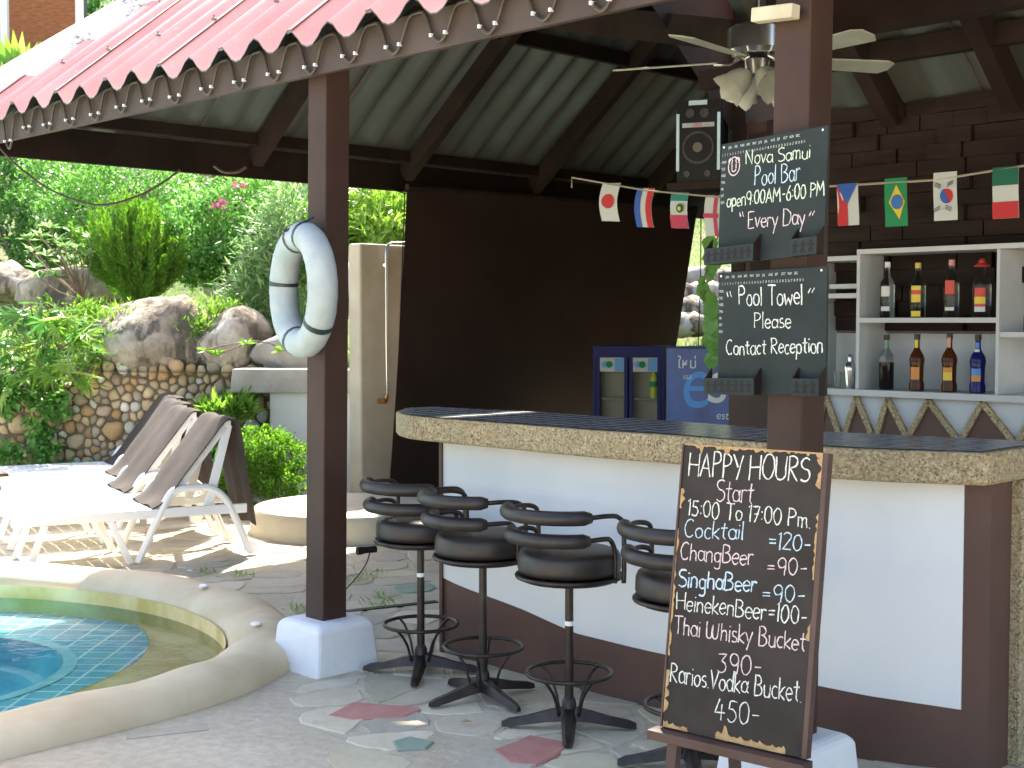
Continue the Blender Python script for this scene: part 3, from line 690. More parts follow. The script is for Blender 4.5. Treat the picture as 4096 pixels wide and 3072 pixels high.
for x0, x1 in ((3, 10), (78, 84.5)):
    p0 = at(x0, 70, YB - .8); p1 = at(x1, 70, YB - .8); MB().abox(p0.x, p1.x, YB - .95, YB - .8, 5.0, b.z).build('column', whitew, hs_)
tg = shrub('dark_trees', [B(105, 20, 38, 1.8, 1, 3), B(160, 60, 38, 3, 1, 3), B(40, 110, 32, 3, 1, 1)], 4000, .3, .12, lf_dark, 'dark tree foliage beside the brick house above the roof edge', 'tree')
# grass tufts stuff on the hill
P = []; 
for _ in range(26000):
    x = random.uniform(-7, 5); y = 13 + random.random() ** 1.5 * 13; hz_ = hill_z(x, y); P.append((x, y, hz_)) if hz_ > 0 else None
P = np.array(P); D = RNG.normal(size=P.shape) * .35 + np.array([0, 0, 1.]); o = leaf_mesh('hill_grass', P, D, rnd_dirs(len(P)), RNG.uniform(.06, .16, len(P)), np.full(len(P), .014), grassm, None, (0, 14, 1)); tag(o, 'short grass and weeds growing over the hillside', 'grass', kind='stuff')

# ------------------------------------------------------------------ roof
EA, EB, WALL_S, RK = 5.22, 12.98, 9.79, .566     # eave of front slope, eave of left slope, back wall line, rise per unit of s
ZE = 2.885; ZEB = 2.945
roof = thing('bar_roof', (1, 8, 2.8), 'corrugated roof of the open bar, red on top with dark timber frame', 'roof')
def zA(s): return ZE + RK * (s - EA)
def zB(w_): return ZEB + RK * (EB - w_)
def zC(s): return 2.86 + RK * (WALL_S - s)
CP = .285 * 1.41421                      # wave period in s/w units
def wave(q):                            # wave profile, q in periods
    c = .5 + .5 * math.cos(2 * math.pi * q); return .088 * (c ** 1.3)
def sheet(kind, k, r0, r1, top, bot, cut=None, lift=0):
    # kind A: waves across w, runs along s. one sheet = two waves
    mb = MB(); nc = 17; rows = 2; a0 = k * 2 * CP
    def pt(a, r, up):
        zz = wave(a / CP) + up
        if kind == 'A': return SW(r, a, zA(r) + zz)
        if kind == 'B': return SW(a, r, zB(r) + zz)
        return SW(r, a, zC(r) + zz)
    cols = [a0 + (2 * CP + .06) * i / (nc - 1) - .03 for i in range(nc)]
    for side, up in ((0, lift + .007), (1, lift)):
        vs = [pt(a, r0 + (r1 - r0) * j / (rows - 1), up) for j in range(rows) for a in cols]
        flip = (kind == 'A') ^ (side == 1) ^ (kind == 'C')
        if kind == 'C': flip = (side == 0)
        fs = [(j * nc + i, j * nc + i + 1, (j + 1) * nc + i + 1, (j + 1) * nc + i) for j in range(rows - 1) for i in range(nc - 1)]
        mb.mi = side; mb.add(vs, fs)
    # end closure at the eave
    b = len(mb.v) // 2
    mb.mi = 1; mb.f += [(i, b + i, b + i + 1, i + 1) for i in range(nc - 1)]; mb.m += [1] * (nc - 1)
    return mb
def build_sheet(mb, bis=None, um=None):
    o = mb.build('roof_sheet', [redroof, um or under], roof, smooth=True, angle=60)
    if bis:
        bm = bmesh.new(); bm.from_mesh(o.data); g = bm.verts[:] + bm.edges[:] + bm.faces[:]
        co_, no_ = bis; bmesh.ops.bisect_plane(bm, geom=g, plane_co=Vector(co_) - roof.location, plane_no=no_, clear_outer=True)
        bm.to_mesh(o.data); bm.free()
        if not o.data.polygons: bpy.data.objects.remove(o)
    return o
# hip line runs along +X from C0: points with Y < Y0 belong to A
C0 = SW(EA, EB, ZE)
kmax = math.ceil(EB / (2 * CP))
rowsA = [(EA, EA + 1.55), (EA + 1.38, EA + 3.25)]
for k in range(-3, kmax + 1):
    for j, (r0, r1) in enumerate(rowsA):
        w_mid = (k + .5) * 2 * CP
        if w_mid < 7.2 and r1 > 7.5: r1 = 7.5
        if r1 <= r0: continue
        build_sheet(sheet('A', k, r0, r1, 0, 0, lift=.010 * (k % 2) + .02 * (j)), ((0, C0.y, 0), (0, 1, 0)))
for k in range(math.floor(EA / (2 * CP)), math.ceil(17.3 / (2 * CP))):
    for j, (r0, r1) in enumerate([(EB, EB - 1.75), (EB - 1.6, EB - 3.35)]):
        build_sheet(sheet('B', k, r0, r1, 0, 0, lift=.008 * (k % 2) + .012 * j), ((0, C0.y, 0), (0, -1, 0)))
for k in range(-3, math.floor(7.2 / (2 * CP))):
    for j, (r0, r1) in enumerate([(10.1, 8.62), (8.8, 7.45)]):
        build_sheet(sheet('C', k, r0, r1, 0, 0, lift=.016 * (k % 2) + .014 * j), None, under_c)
# boards added high up to close the roof gap against light leaks; end walls
ws_ = 7.07
MB().add([SW(7.4, ws_, zC(7.4)), SW(8.6, ws_, 4.86), SW(9.8, ws_, 4.86), SW(9.8, ws_, 2.83)], [(0, 1, 2, 3)]).build('gable_board', timber, roof)
MB().add([SW(8.3, ws_, 4.88), SW(17.3, ws_, 4.88), SW(17.3, 9.5, 4.88), SW(8.3, 9.5, 4.88)], [(0, 1, 2, 3)]).build('top_board', timber, roof)  # unseen flat cap, added to keep sky light out of the bar
bw2 = MB().prism([SW(9.8, ws_, 0), SW(17.2, ws_, 0), SW(17.2, ws_, 4.86), SW(9.8, ws_, 4.86)], U * .1).build('boarded_wall', timber, origin=SW(13, ws_, 0)); tag(bw2, 'dark boarded side wall behind the brown post, past the fridges', 'wall')
bw3 = MB().prism([SW(17.2, ws_, 0), SW(17.2, 12.2, 0), SW(17.2, 12.2, 3.2), SW(17.2, 9.5, 4.86), SW(17.2, ws_, 4.86)], V * .1).build('end_wall', timber, origin=SW(17.2, 10, 0)); tag(bw3, 'dark far end wall of the bar building', 'wall')
# hip cap
hp = [C0 + Vector((d, 0, d * .8 * .7071 + .055)) for d in (-.1, .3, .8, 1.4, 2.1, 2.9, 3.7, 4.6)]
hc = MB(); vs = []; prof = [(-.20, -.16), (-.19, -.02), (-.10, .10), (0, .14), (.10, .10), (.19, -.02), (.20, -.16)]
for i, q in enumerate(hp):
    for y_, z_ in prof: vs.append(q + Vector((0, y_ * random.uniform(.92, 1.08), z_ + random.uniform(-.01, .01))))
m_ = len(prof); hc.add(vs, [(i * m_ + k, (i + 1) * m_ + k, (i + 1) * m_ + k + 1, i * m_ + k + 1) for i in range(len(hp) - 1) for k in range(m_ - 1)]); hc.build('hip_cap', mortarw, roof, smooth=True, angle=180)
# bolts on the red sheets
for k in range(2, 34):
    w_ = (k * 2) * CP if True else 0
    for s_ in (EA + .47, ):
        w2 = EB - .9 - k * CP * 1.0
        w2 = round(w2 / CP) * CP
        if k % 2 or s_ - EA > EB - w2: continue
        q = SW(s_, w2, zA(s_) + wave(w2 / CP) + .02); MB().lathe([(.016, 0), (.014, .01), (.006, .014), (.006, .026), (.001, .027)], q, 8).build('roof_bolt', screwm, roof)
# fascias and beams
fa = 5.38
def beam_sw(s0, w0, s1, w1, z0, z1, wd, mat=brown, name='beam', parent=roof):
    a = SW(s0, w0, (z0 + z1) / 2); b = SW(s1, w1, (z0 + z1) / 2); return MB().beam(a, b, wd, z1 - z0).build(name, mat, parent)
beam_sw(fa, EB - .12, fa, -2, 2.785, 2.95, .03, mat=fasciam, name='front_fascia')
beam_sw(EA + .15, 12.80, 17.3, 12.80, 2.785, 3.02, .05, mat=timber, name='side_fascia')
beam_sw(EA + .3, 12.62, 17.3, 12.62, 3.03, 3.12, .06, mat=timber, name='side_purlin')
beam_sw(8, 11.05, 17.3, 11.05, zB(11.05) - .13, zB(11.05) - .01, .06, mat=timber, name='purlin')
beam_sw(fa + .5, 12.3, fa + .5, -2, 3.02, 3.10, .06, mat=timber, name='purlin')
for Y in (10.72, 11.82, 12.95, 14.1):   # left slope rafters
    w0 = 12.75; s0 = 2 * Y - w0; a = SW(s0, w0, zB(w0) - .14); b = SW(s0, 9.6, zB(9.6) - .14); MB().beam(a, b, .085, .16).build('rafter', timber, roof)
    a2 = SW(s0, 12.78, 2.80)
# far slope rafters and purlin, from pixels on plane C
def onC(px, py, dz=0):
    r = ray(px, py); k0 = 2.86 + RK * WALL_S + dz - CAM_H; t = k0 / (r.z + RK * (r.x + r.y)); return Vector((r.x * t, r.y * t, CAM_H + r.z * t))
for (a_, b_) in (((900, 128), (820, -20)), ((1015, 100), (952, -10)), ((860, 122), (815, 40))):
    a = onC(*a_, -.09); s0 = a.x + a.y; w0 = a.y - a.x; MB().beam(SW(9.75, w0, zC(9.75) - .09), SW(7.5, w0, zC(7.5) - .09), .09, .15).build('rafter', timber, roof) if a_[0] != 860 else None
q = onC(870, 53, -.06); s0 = q.x + q.y; MB().beam(SW(s0, 7.0, zC(s0) - .07), SW(s0, -2, zC(s0) - .07), .07, .11).build('purlin', timber, roof)
# tie beams high inside
ta = ats(822, 18, 7.5); MB().beam(SW(7.5, 5.1, ta.z + .02), SW(7.5, -2, ta.z + .02), .10, .24).build('ridge_beam', timber, roof)
tp = at(545, 15, 9.0); tq = at(735, 36, 7.6); MB().beam(tp, tq, .1, .17).build('tie_beam', timber, roof)
tp = at(500, -12, 9.3); tq = at(700, 10, 8.4); MB().beam(tp, tq, .08, .1).build('tie_beam', timber, roof)

# posts
def post(center, top, lean, label, px0, blk, blabel):
    t_ = thing('timber_post', (center[0], center[1], 0), label, 'post', 'square brown roof posts'); hs = .07
    c = Vector((center[0], center[1], 0)); mb = MB(); L = Vector((lean, 0, 0)); vs = []
    for z in (blk[2] - .01, top):
        for sx, sy in ((-1, -1), (1, -1), (1, 1), (-1, 1)): vs.append(c + U * hs * sx + V * hs * sy + Z * z + L * z)
    mb.add(vs, [(0, 1, 5, 4), (1, 2, 6, 5), (2, 3, 7, 6), (3, 0, 4, 7), (4, 5, 6, 7)]); mb.build('shaft', brown, t_, bevel=.006)
    b = MB(); w1, w0 = blk[0], blk[1]; vs = []
    for z, h in ((0, w0), (blk[2] * .5, (w0 + w1) / 2), (blk[2] - .02, w1), (blk[2], w1 - .03)):
        for sx, sy in ((-1, -1), (1, -1), (1, 1), (-1, 1)): vs.append(c + U * h * sx * random.uniform(.98, 1.03) + V * h * sy * random.uniform(.98, 1.03) + Z * z)
    b.add(vs, [(i * 4 + k, i * 4 + (k + 1) % 4, (i + 1) * 4 + (k + 1) % 4, (i + 1) * 4 + k) for i in range(3) for k in range(4)] + [(12, 13, 14, 15)])
    o = b.build('footing', whiteb, t_, bevel=.025); o['label'] = blabel
    return t_
post((-.897, 6.43), 3.10, .012, 'square brown timber post carrying the life ring', 0, (.165, .185, .235), 'rough white painted concrete block under the post')
P2 = (.953, 4.60); post(P2, 3.3, .012, 'square brown timber post carrying the two slate signs behind the chalkboard', 0, (.165, .185, .235), 'rough white painted concrete block under the post')
# cream block on the post top
a = ats(755, 16, 5.42); b = ats(796, 11, 5.42); d = (b - a).normalized(); o = MB().beam(a, b, .05, .047).build('wood_block', gold, origin=a, bevel=.004); tag(o, 'cream painted wood block nailed near the top of the sign post', 'block')

# cable with clips along the fascia
cab = thing('looped_cable', SW(fa - .04, 9, 2.9), 'looped brown light cable clipped along the front fascia under the red sheets', 'cable'); pts = []; clips = []
s_c = 5.38 - .045; w_ = 13.0; i = 0; Pw = .40
while w_ > 1.6:
    dep = .135 + .02 * random.random() + (.06 if i == 3 else 0); zt = 2.955; st_ = Pw * random.uniform(.92, 1.1)
    for k, (f, zz) in enumerate(((0, 0), (.15, .08), (.30, .72), (.42, .97), (.52, 1), (.64, .75), (.80, .1))): pts.append(SW(s_c, w_ - st_ * f, zt - dep * zz - .01))
    for f in (.33, .63): clips.append(SW(s_c - .012, w_ - st_ * f, zt - dep * .80 - .01))
    w_ -= st_; i += 1
MB().tube(spline(pts, 3), .0085, 6).build('cord', cable, cab, smooth=True)
for q in clips: MB().box(q, U * .0055, V * .009, Z * .007).build('clip', whitep, cab)
# other hanging wires
def wire(name, pts, r, mat, label): 
    o = MB().tube(spline(pts, 8), r, 6).build(name, mat, origin=pts[0], smooth=True); tag(o, label, 'cable'); return o
wire('hanging_cable', [at(*q, 8.9) for q in ((-6, 142), (20, 168), (55, 192), (98, 205), (135, 197), (162, 183), (180, 170))], .008, cable, 'thick cable sagging across the garden view below the left end of the roof')
wire('short_cable_loop', [at(*q, 9.9) for q in ((214, 166), (224, 172), (237, 172), (246, 167))], .012, cable, 'short cable loop hanging under the side beam left of the post')
wire('black_wire', [ong(0,0,0) if False else SW(10.6, 12.72, 2.80), SW(11.2, 12.7, 2.72), SW(12, 12.7, 2.66), SW(13.5, 12.7, 2.6), SW(15.5, 12.7, 2.63)], .006, blackp, 'thin black wire drooping along the top of the dark blind')

# dark blind
A0 = at(407, 187, 11.55); A1 = at(696, 209, 14.2); B0 = ong(387, 514); B1 = at(655, 500, 14.6)
bl = MB(); rows = 60; cols = 6; vs = []
nrm = (A1 - A0).normalized().cross(Z)
for j in range(rows + 1):
    for i in range(cols + 1):
        f, g_ = i / cols, j / rows; q = A0.lerp(A1, f).lerp(B0.lerp(B1, f), g_); vs.append(q + nrm * (.02 * math.sin(g_ * 3 + f * 2)))
bl.add(vs, [(j * (cols + 1) + i, j * (cols + 1) + i + 1, (j + 1) * (cols + 1) + i + 1, (j + 1) * (cols + 1) + i) for j in range(rows) for i in range(cols)])
blindm = M('blind_fabric', (.036,.019,.013), (.050,.028,.020), 1.5, .55, .2, 30, .01)
bt_ = thing('roller_blind', A0, 'large dark brown blind hanging to the floor behind the bar counter', 'blind'); bl.build('sheet', blindm, bt_)
MB().tube([A0 + Z * .0, A1], .03, 8).build('top_roll', timber, bt_, smooth=True)
for px0, px1 in ((405, 391), (709, 703), (701, 698)):
    a = at(px0, 190, 11.5) if px0 < 500 else at(px0, 212, 14.1); b = at(px1, 505, 11.6) if px0 < 500 else at(px1, 350, 14.2); o = MB().tube([a, (a + b) / 2 + Vector((.01, 0, 0)), b], .006, 5).build('pull_cord', blackp, bt_)

# ------------------------------------------------------------------ shower wall, platform, garden bits
pl = MB().lathe([(.78, 0), (.77, .15), (.74, .195), (.68, .205)], (-1.3, 10.7, 0), 48); o = pl.build('shower_platform', beige, origin=(-1.3, 10.7, 0), smooth=True); tag(o, 'low round beige plaster platform at the foot of the shower wall', 'platform')
e0 = at(360, 243, 11.75); zt = e0.z; sh = thing('shower_wall', (e0.x, e0.y, 0), 'tall beige plaster shower wall with a chrome pipe beside the dark blind', 'wall')
f0 = Vector((e0.x, e0.y, 0)); MB().prism([f0, f0 + V * 1.0, f0 + V * 1.0 - U * .17, f0 - U * .17], Z * zt).build('masonry', beige, sh, bevel=.02)
pp = thing('shower_pipe', at(386, 400, 11.9), 'chrome shower pipe with a brass tap on the beige wall', 'pipe')
def onS(px, py, off=.06):
    r = ray(px, py); nrm_ = U; q0 = f0 + U * off; t = (q0 - Vector((0, 0, CAM_H))).dot(nrm_) / r.dot(nrm_); return Vector((0, 0, CAM_H)) + r * t
def onP(px, py, q0, nrm_): r = ray(px, py); t = (q0 - Vector((0, 0, CAM_H))).dot(nrm_) / r.dot(nrm_); return Vector((0, 0, CAM_H)) + r * t
q0 = f0 + U * .06
MB().tube([onS(387.5, 400), onS(386.5, 340), onS(386, 255), onS(386.2, 249), onS(388, 244.5), onS(392, 243), onS(408, 242.5)], .011, 8).build('riser', chrome, pp, smooth=True)
MB().tube([onS(384, 265, 0), onS(385, 265, .06)], .02, 8).build('bracket', chrome, pp)
MB().tube([onS(379, 401, 0), onS(386, 401, .09)], .024, 8).tube([onS(386, 401, .07), onS(387, 395, .07)], .018, 8).build('tap', brass, pp, smooth=True)
# succulent etc done; small black pole end with chain beside first stool
hd = thing('pole_end', at(366, 550, 6.7), 'short black pole end with a hanging chain left of the leftmost stool', 'pole'); a = at(357, 551, 6.7); b = at(376, 549, 6.75)
MB().tube([a, b], .017, 10).tube([a, a.lerp(b, .3)], .02, 10).build('grip', blackp, hd, smooth=True)
q = spline([at(370, 552, 6.7), at(366, 564, 6.75), at(357, 577, 6.85), at(346, 589, 6.95)], 5)
MB().tube(q, .004, 5).build('chain', steel, hd)
dr = MB().beam(ong(346, 611.5, .004), ong(437, 602, .004), .05, .012).build('drain_channel', blackp, origin=ong(390, 607)); tag(dr, 'narrow dark drain channel across the paving between the post and the bar', 'drain')
# weeds
P = [];
for (px, py) in ((370, 577), (383, 599), (378, 607), (352, 583), (205, 576), (298, 612), (240, 578)):
    c = ong(px, py)
    for _ in range(30): P.append((c.x + random.gauss(0, .05), c.y + random.gauss(0, .05), 0.005))
P = np.array(P); D = RNG.normal(size=P.shape) * .8 + np.array([0, 0, 1.]); o = leaf_mesh('weeds', P, D, rnd_dirs(len(P)), RNG.uniform(.03, .09, len(P)), np.full(len(P), .006), lf_lime, None, (0, 7.5, 0)); tag(o, 'thin weeds growing in the paving joints', 'weeds', kind='stuff')
# fallen leaves
for i, (px, py, lb) in enumerate(((521, 702, 'small dry brown leaf on the paving beside the second stool'), (189, 571, 'fallen white petal on the deck beside the sun lounger'), (466, 722, 'tiny yellow leaf on the paving between the second and third stools'))):
    c = ong(px, py, .02); o = MB().add([c + Vector((-.025,0,0)), c + Vector((0,-.015,.006)), c + Vector((.03,.004,.0)), c + Vector((0,.016,.008))], [(0,1,2,3)]).build('fallen_leaf', [ply, whitep, ply][i], origin=c); tag(o, lb, 'leaf')

# ------------------------------------------------------------------ bar counter
ZT = 1.19
edge_px = [(396,411),(401,413.8),(420,416.6),(502,423),(591,430),(675,435.5),(745,441),(814,446),(880,449.5),(937,451.3),(972,452.5)]
fe = [ong(x, y, ZT) for x, y in edge_px]; fe = spline(fe, 5)
K = fe[-1]; KB = K + V * .56; 
corner = spline([fe[-1], K + U * .045 + V * .03, K + U * .05 + V * .12], 4)[1:]
back_r = K + U * .03 + V * .58; tipb = ong(404, 408.3, ZT); backl = ong(430, 406.9, ZT)
bk0 = ong(675, 421.5, ZT)
outl = fe + corner + [K + U * .05 + V * .58] + [ong(814, 431.5, ZT), bk0, ong(540, 412.5, ZT), backl, tipb]
bar = thing('bar_counter', (.5, 6, 0), 'curved bar counter with tiled top, pebble edge and white front', 'bar counter')
n = len(outl); mb = MB(); top = [Vector((q.x, q.y, ZT)) for q in outl]; TH = .118
mb.add([q - Z * TH for q in top] + top, [(i, (i + 1) % n, n + (i + 1) % n, n + i) for i in range(n)] + [tuple(range(n - 1, -1, -1)), tuple(range(n, 2 * n))])
mb.build('slab', agg, bar, bevel=.012)
C_ = sum(top, Vector()) / n
til = [C_ + (q - C_) * (1 - .03 / (q - C_).length) for q in top]; MB().add([Vector((q.x, q.y, ZT + .004)) for q in til], [tuple(range(n))]).build('top_tiles', tilem, bar)
# base wall
base = [q + V * .15 for q in fe]; lx = ong(438, 612, 0)
# left end : start where px ~ 438
def px_of(q): return 512 + F_PX * q.x / (q.y * _cp + (CAM_H - q.z) * _sp)
base = [q for q in base if px_of(Vector((q.x, q.y, .5))) > 439]
ZS = ZT - TH
def ribbon(pts, z0f, z1f, th, name, mat, off=0):
    mb = MB(); m = len(pts); vs = []
    for q in pts:
        a = Vector((q.x, q.y, 0)) - V * off; b = Vector((q.x, q.y, 0)) + V * th
        z0 = z0f(q) if callable(z0f) else z0f; z1 = z1f(q) if callable(z1f) else z1f
        vs += [a + Z * z0, a + Z * z1, b + Z * z1, b + Z * z0]
    fs = []
    for i in range(m - 1):
        for k in range(4): fs.append((i * 4 + k, (i + 1) * 4 + k, (i + 1) * 4 + (k + 1) % 4, i * 4 + (k + 1) % 4))
    fs += [(3, 2, 1, 0), ((m-1)*4, (m-1)*4+1, (m-1)*4+2, (m-1)*4+3)]
    # orient outwards
    mb.add(vs, [tuple(reversed(f)) for f in fs]); return mb.build(name, mat, bar, smooth=True, angle=40)
# find boundary z between white and brown from pixels
def zline(q):
    x = px_of(Vector((q.x, q.y, .4)))
    pts = [(436,574),(460,586),(520,608),(575,633),(640,649),(700,662),(800,682),(870,696),(970,711)]
    for (x0, y0), (x1, y1) in zip(pts[:-1], pts[1:]):
        if x <= x1: y = y0 + (y1 - y0) * (x - x0) / (x1 - x0); break
    else: y = 711
    return at(x, y, q.y).z
bend = [q for q in base if px_of(Vector((q.x, q.y, .5))) < 966.5]
ribbon(base, 0, zline, .12, 'plinth', brown_wall)
ribbon(bend, lambda q: zline(q) + .001, ZS - .001, .12, 'white_front', whitew, .004)
qe = base[-1] + U * .005 - V * .0015; ec = [bend[-1], base[-1] + U * .005]
lastz = zline(bend[-1]); 
o = MB().prism([Vector((bend[-1].x, bend[-1].y, 0)) + (U * .001 - V * .001), Vector((qe.x, qe.y, 0)), Vector((qe.x, qe.y, 0)) + V * .40, Vector((qe.x, qe.y, 0)) + V * .40 - U * .2, Vector((bend[-1].x, bend[-1].y, 0)) + V * .12], Z * (ZS - .002)).build('brown_end', brown_wall, bar)
dd = .1
while px_of(K - U * .005 + V * dd) < 1010: dd += .004
pr = K + U * .05 + V * dd
MB().prism([pr - Z * ZT, pr + V * .27 - Z * ZT, pr + V * .27 - U * .055 - Z * ZT, pr - U * .055 - Z * ZT], Z * (ZS - .001)).build('pebble_pillar', agg, bar, bevel=.008)
# left edge strip
q = base[0]; MB().beam(Vector((q.x, q.y, 0)) + V * .05 - U * .004, Vector((q.x, q.y, ZS - .002)) + V * .05 - U * .004, .13, .02, up=U).build('edge_strip', brown_wall, bar)

# ------------------------------------------------------------------ back wall with shingles, shelves
SF = 9.35
wl0 = SW(WALL_S, ws_, 0)
bw_t = thing('boarded_back_wall', SW(WALL_S, 4, 0), 'back wall of the bar clad in overlapping dark brown boards', 'wall')
MB().prism([SW(WALL_S + .02, ws_, 1.6), SW(WALL_S + .02, -2, 1.6), SW(WALL_S + .02, -2, 2.87), SW(WALL_S + .02, ws_, 2.87)], V * .1).build('backing', brown, bw_t)
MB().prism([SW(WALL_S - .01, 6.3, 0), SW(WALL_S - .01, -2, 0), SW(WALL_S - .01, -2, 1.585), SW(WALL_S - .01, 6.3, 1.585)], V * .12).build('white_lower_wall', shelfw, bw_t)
MB().prism([SW(WALL_S - .01, ws_, 0), SW(WALL_S - .01, 6.301, 0), SW(WALL_S - .01, 6.301, 1.585), SW(WALL_S - .01, ws_, 1.585)], V * .12).build('brown_lower_wall', brown, bw_t)
shing = M('dark_board', (.020,.012,.010), (.032,.020,.016), 3, .8, .3, 30, .004, stretch=(1,1,6), spec=.2)
z = 1.60; row = 0
while z < 2.86:
    h = .085; w_ = 6.95 - random.random() * .3
    while w_ > 1.9:
        L = random.choice([.2, .28, .36, .45]) * 1.414; dp = random.choice([.008, .02, .034, .05]); z1 = min(z + h - .002, 2.868)
        p0 = SW(WALL_S - .012, w_, z); p1 = SW(WALL_S - .012, w_ - L + .012, z)
        mb = MB().prism([p0, p1, Vector((p1.x, p1.y, z1)), Vector((p0.x, p0.y, z1))], -V * dp); mb.build('board', shing, bw_t); w_ -= L
    z += h; row += 1
# shelf unit
su = thing('bottle_shelf', ats(940, 395, SF), 'white open shelf unit holding two rows of bottles', 'shelf'); D_ = .30
def shelf_bar(px0, y0, px1, y1, s0=SF, dep=D_, th=.026, name='shelf', mat=shelfw, parent=su):
    a = ats(px0, y0, s0); b = ats(px1, y1, s0); b.z = a.z if abs(a.z - b.z) < .08 else b.z
    b = b; MB().prism([a, b, b + Z * -th, a + Z * -th], V * dep).build(name, mat, parent, bevel=.002)
zt_ = ats(858, 249.5, SF).z; zm = ats(930, 320, SF).z; zb = ats(900, 391, SF).z
def hs(px0, px1, z, name='shelf', th=.026, dep=D_, off=0):
    a = ats(px0, 320, SF + off); b = ats(px1, 320, SF + off); a.z = b.z = z; MB().prism([a, b, b - Z * th, a - Z * th], V * dep).build(name, shelfw, su)
def vsd(px, z0, z1, name='side_panel', wd=3.2, dep=D_, off=0):
    a = ats(px, 320, SF + off); b = ats(px + wd, 320, SF + off); a.z = b.z = z0; MB().prism([a, b, Vector((b.x, b.y, z1)), Vector((a.x, a.y, z1))], V * (dep - .003)).build(name, shelfw, su)
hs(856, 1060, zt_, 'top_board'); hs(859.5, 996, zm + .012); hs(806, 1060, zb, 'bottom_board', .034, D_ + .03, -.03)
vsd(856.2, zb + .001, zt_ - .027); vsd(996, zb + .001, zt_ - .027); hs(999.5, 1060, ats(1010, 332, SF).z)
hs(817.5, 856, ats(830, 256.5, SF).z); hs(817, 856, ats(830, 293.5, SF).z, off=.03, dep=.2); hs(829, 856, ats(840, 283.5, SF).z, off=.14, dep=.15)
vsd(815, zb + .001, ats(830, 256.5, SF).z - .027, off=.12, dep=.2)
# lower back counter with triangles
bc_t = thing('triangle_cabinet', ats(920, 430, SF + .02), 'white back cabinet front with brown triangles edged in pebble strips', 'cabinet')
s1 = SF + .06; a = ats(800, 400, s1); b = ats(1070, 400, s1); zc1 = zb - .036
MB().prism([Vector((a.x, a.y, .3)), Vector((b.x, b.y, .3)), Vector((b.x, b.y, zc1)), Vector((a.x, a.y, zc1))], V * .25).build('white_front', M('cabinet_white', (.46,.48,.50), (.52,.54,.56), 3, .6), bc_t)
def tri(apx, l, r_):
    ap = ats(apx, 396.5, s1); L = ats(l, 434, s1); R = ats(r_, 434, s1); ap.z = zc1 - .01
    def ext(e, k=2.0): return ap + (e - ap) * k
    L2, R2 = ext(L), ext(R); off = -V * .004
    iw = .012
    MB().prism([ap + off, L2 + off, R2 + off], -V * .006).build('triangle', brown_wall, bc_t)
    for e in (L2, R2): MB().beam(ap + off * 3, e + off * 3, .03, .028, up=V).build('pebble_strip', agg, bc_t)
for t3 in ((827, 819, 841), (858, 846, 873), (889, 878.5, 907), (930, 911.5, 955), (984, 966, 1009), (1040, 1024, 1066)): tri(*t3)

# bottles
def glass(name, c, a=.5, rough=.08):
    m, t, p = new_mat(name); p.inputs['Base Color'].default_value = (*c, 1); p.inputs['Roughness'].default_value = rough; p.inputs['Transmission Weight'].default_value = a; p.inputs['IOR'].default_value = 1.3
    return m
g_clear = glass('clear_glass', (.80,.86,.84), 1.0); g_green = glass('greenish_glass', (.62,.74,.64), 1.0); g_brown = glass('amber_glass', (.10,.028,.008), .35); g_blue = glass('blue_glass', (.01,.02,.16), .3); g_dark = glass('dark_liqueur', (.018,.012,.010), .2)
def flat(name, c, r=.5): return M(name, c, None, 1, r)
def label_band(c, r, z0, z1, mat, parent, name='paper_label', a0=-158, a1=-88, n=10, rr=None):
    mb = MB(); vs = []
    for z in (z0, z1):
        for i in range(n + 1):
            a = math.radians(a0 + (a1 - a0) * i / n); vs.append(c + Vector((math.cos(a) * (r + .0012), math.sin(a) * (r + .0012), z)))
    return mb.add(vs, [(i, i + 1, n + 2 + i, n + 1 + i) for i in range(n)]).build(name, mat, parent, smooth=True)
def bottle(px, zbase, s_, H, R, gm, capm, labs, label, neck=.35, group=None, shape=0, liquid=None):
    c = ats(px, 320, s_); c.z = zbase; t_ = thing('bottle', c, label, 'bottle', group)
    if shape == 0: pf = [(R*.9,0),(R,.01*1),(R,H*.58),(R*.92,H*.64),(R*.5,H*.72),(R*.36,H*.76),(R*.34,H*.93)]
    else: pf = [(R*.85,0),(R*.98,.006),(R*.98,H*.12),(R*.86,H*.18),(R*.88,H*.42),(R*1.0,H*.55),(R*.86,H*.63),(R*.5,H*.71),(R*.34,H*.76),(R*.32,H*.94)]
    MB().lathe(pf, c, 18).build('body', gm, t_, smooth=True)
    MB().lathe([(R*.40,H*.90),(R*.40,H*.995),(R*.36,H)], c, 14).build('cap', capm, t_, smooth=True)
    if liquid: MB().lathe([(R*.9,0.003),(R*1.01,.01),(R*1.01,H*.5),(R*.8,H*.505)], c, 18).build('liquid', liquid, t_, smooth=True)
    for (f0, f1, mat, rf) in labs: label_band(c, R * rf, H * f0, H * f1, mat, t_)
    return t_
wlab = flat('white_label', (.62,.62,.58)); ylab = flat('yellow_label', (.72,.55,.05)); rlab = flat('red_label', (.6,.06,.04)); glab = flat('green_label', (.10,.34,.14)); olab = flat('orange_label', (.65,.25,.05)); blab = flat('blue_label', (.08,.25,.62)); slab_ = flat('silver_label', (.55,.56,.58), .3); redcap = flat('red_cap', (.5,.03,.02)); whitecap = flat('white_cap', (.7,.7,.68)); ycap = flat('yellow_cap', (.62,.42,.06)); dkcap = flat('dark_cap', (.03,.02,.015)); pinkc = flat('pink_seal', (.6,.28,.25))
sb = SF + .12; z1s = zm + .013; z2s = zb + .001
bottle(887, z1s, sb, .305, .040, g_clear, whitecap, [(.38,.56,wlab,1),(.12,.2,slab_,1)], 'clear rum bottle with white cap, first on the upper shelf', group='bottles on the upper shelf', liquid=None)
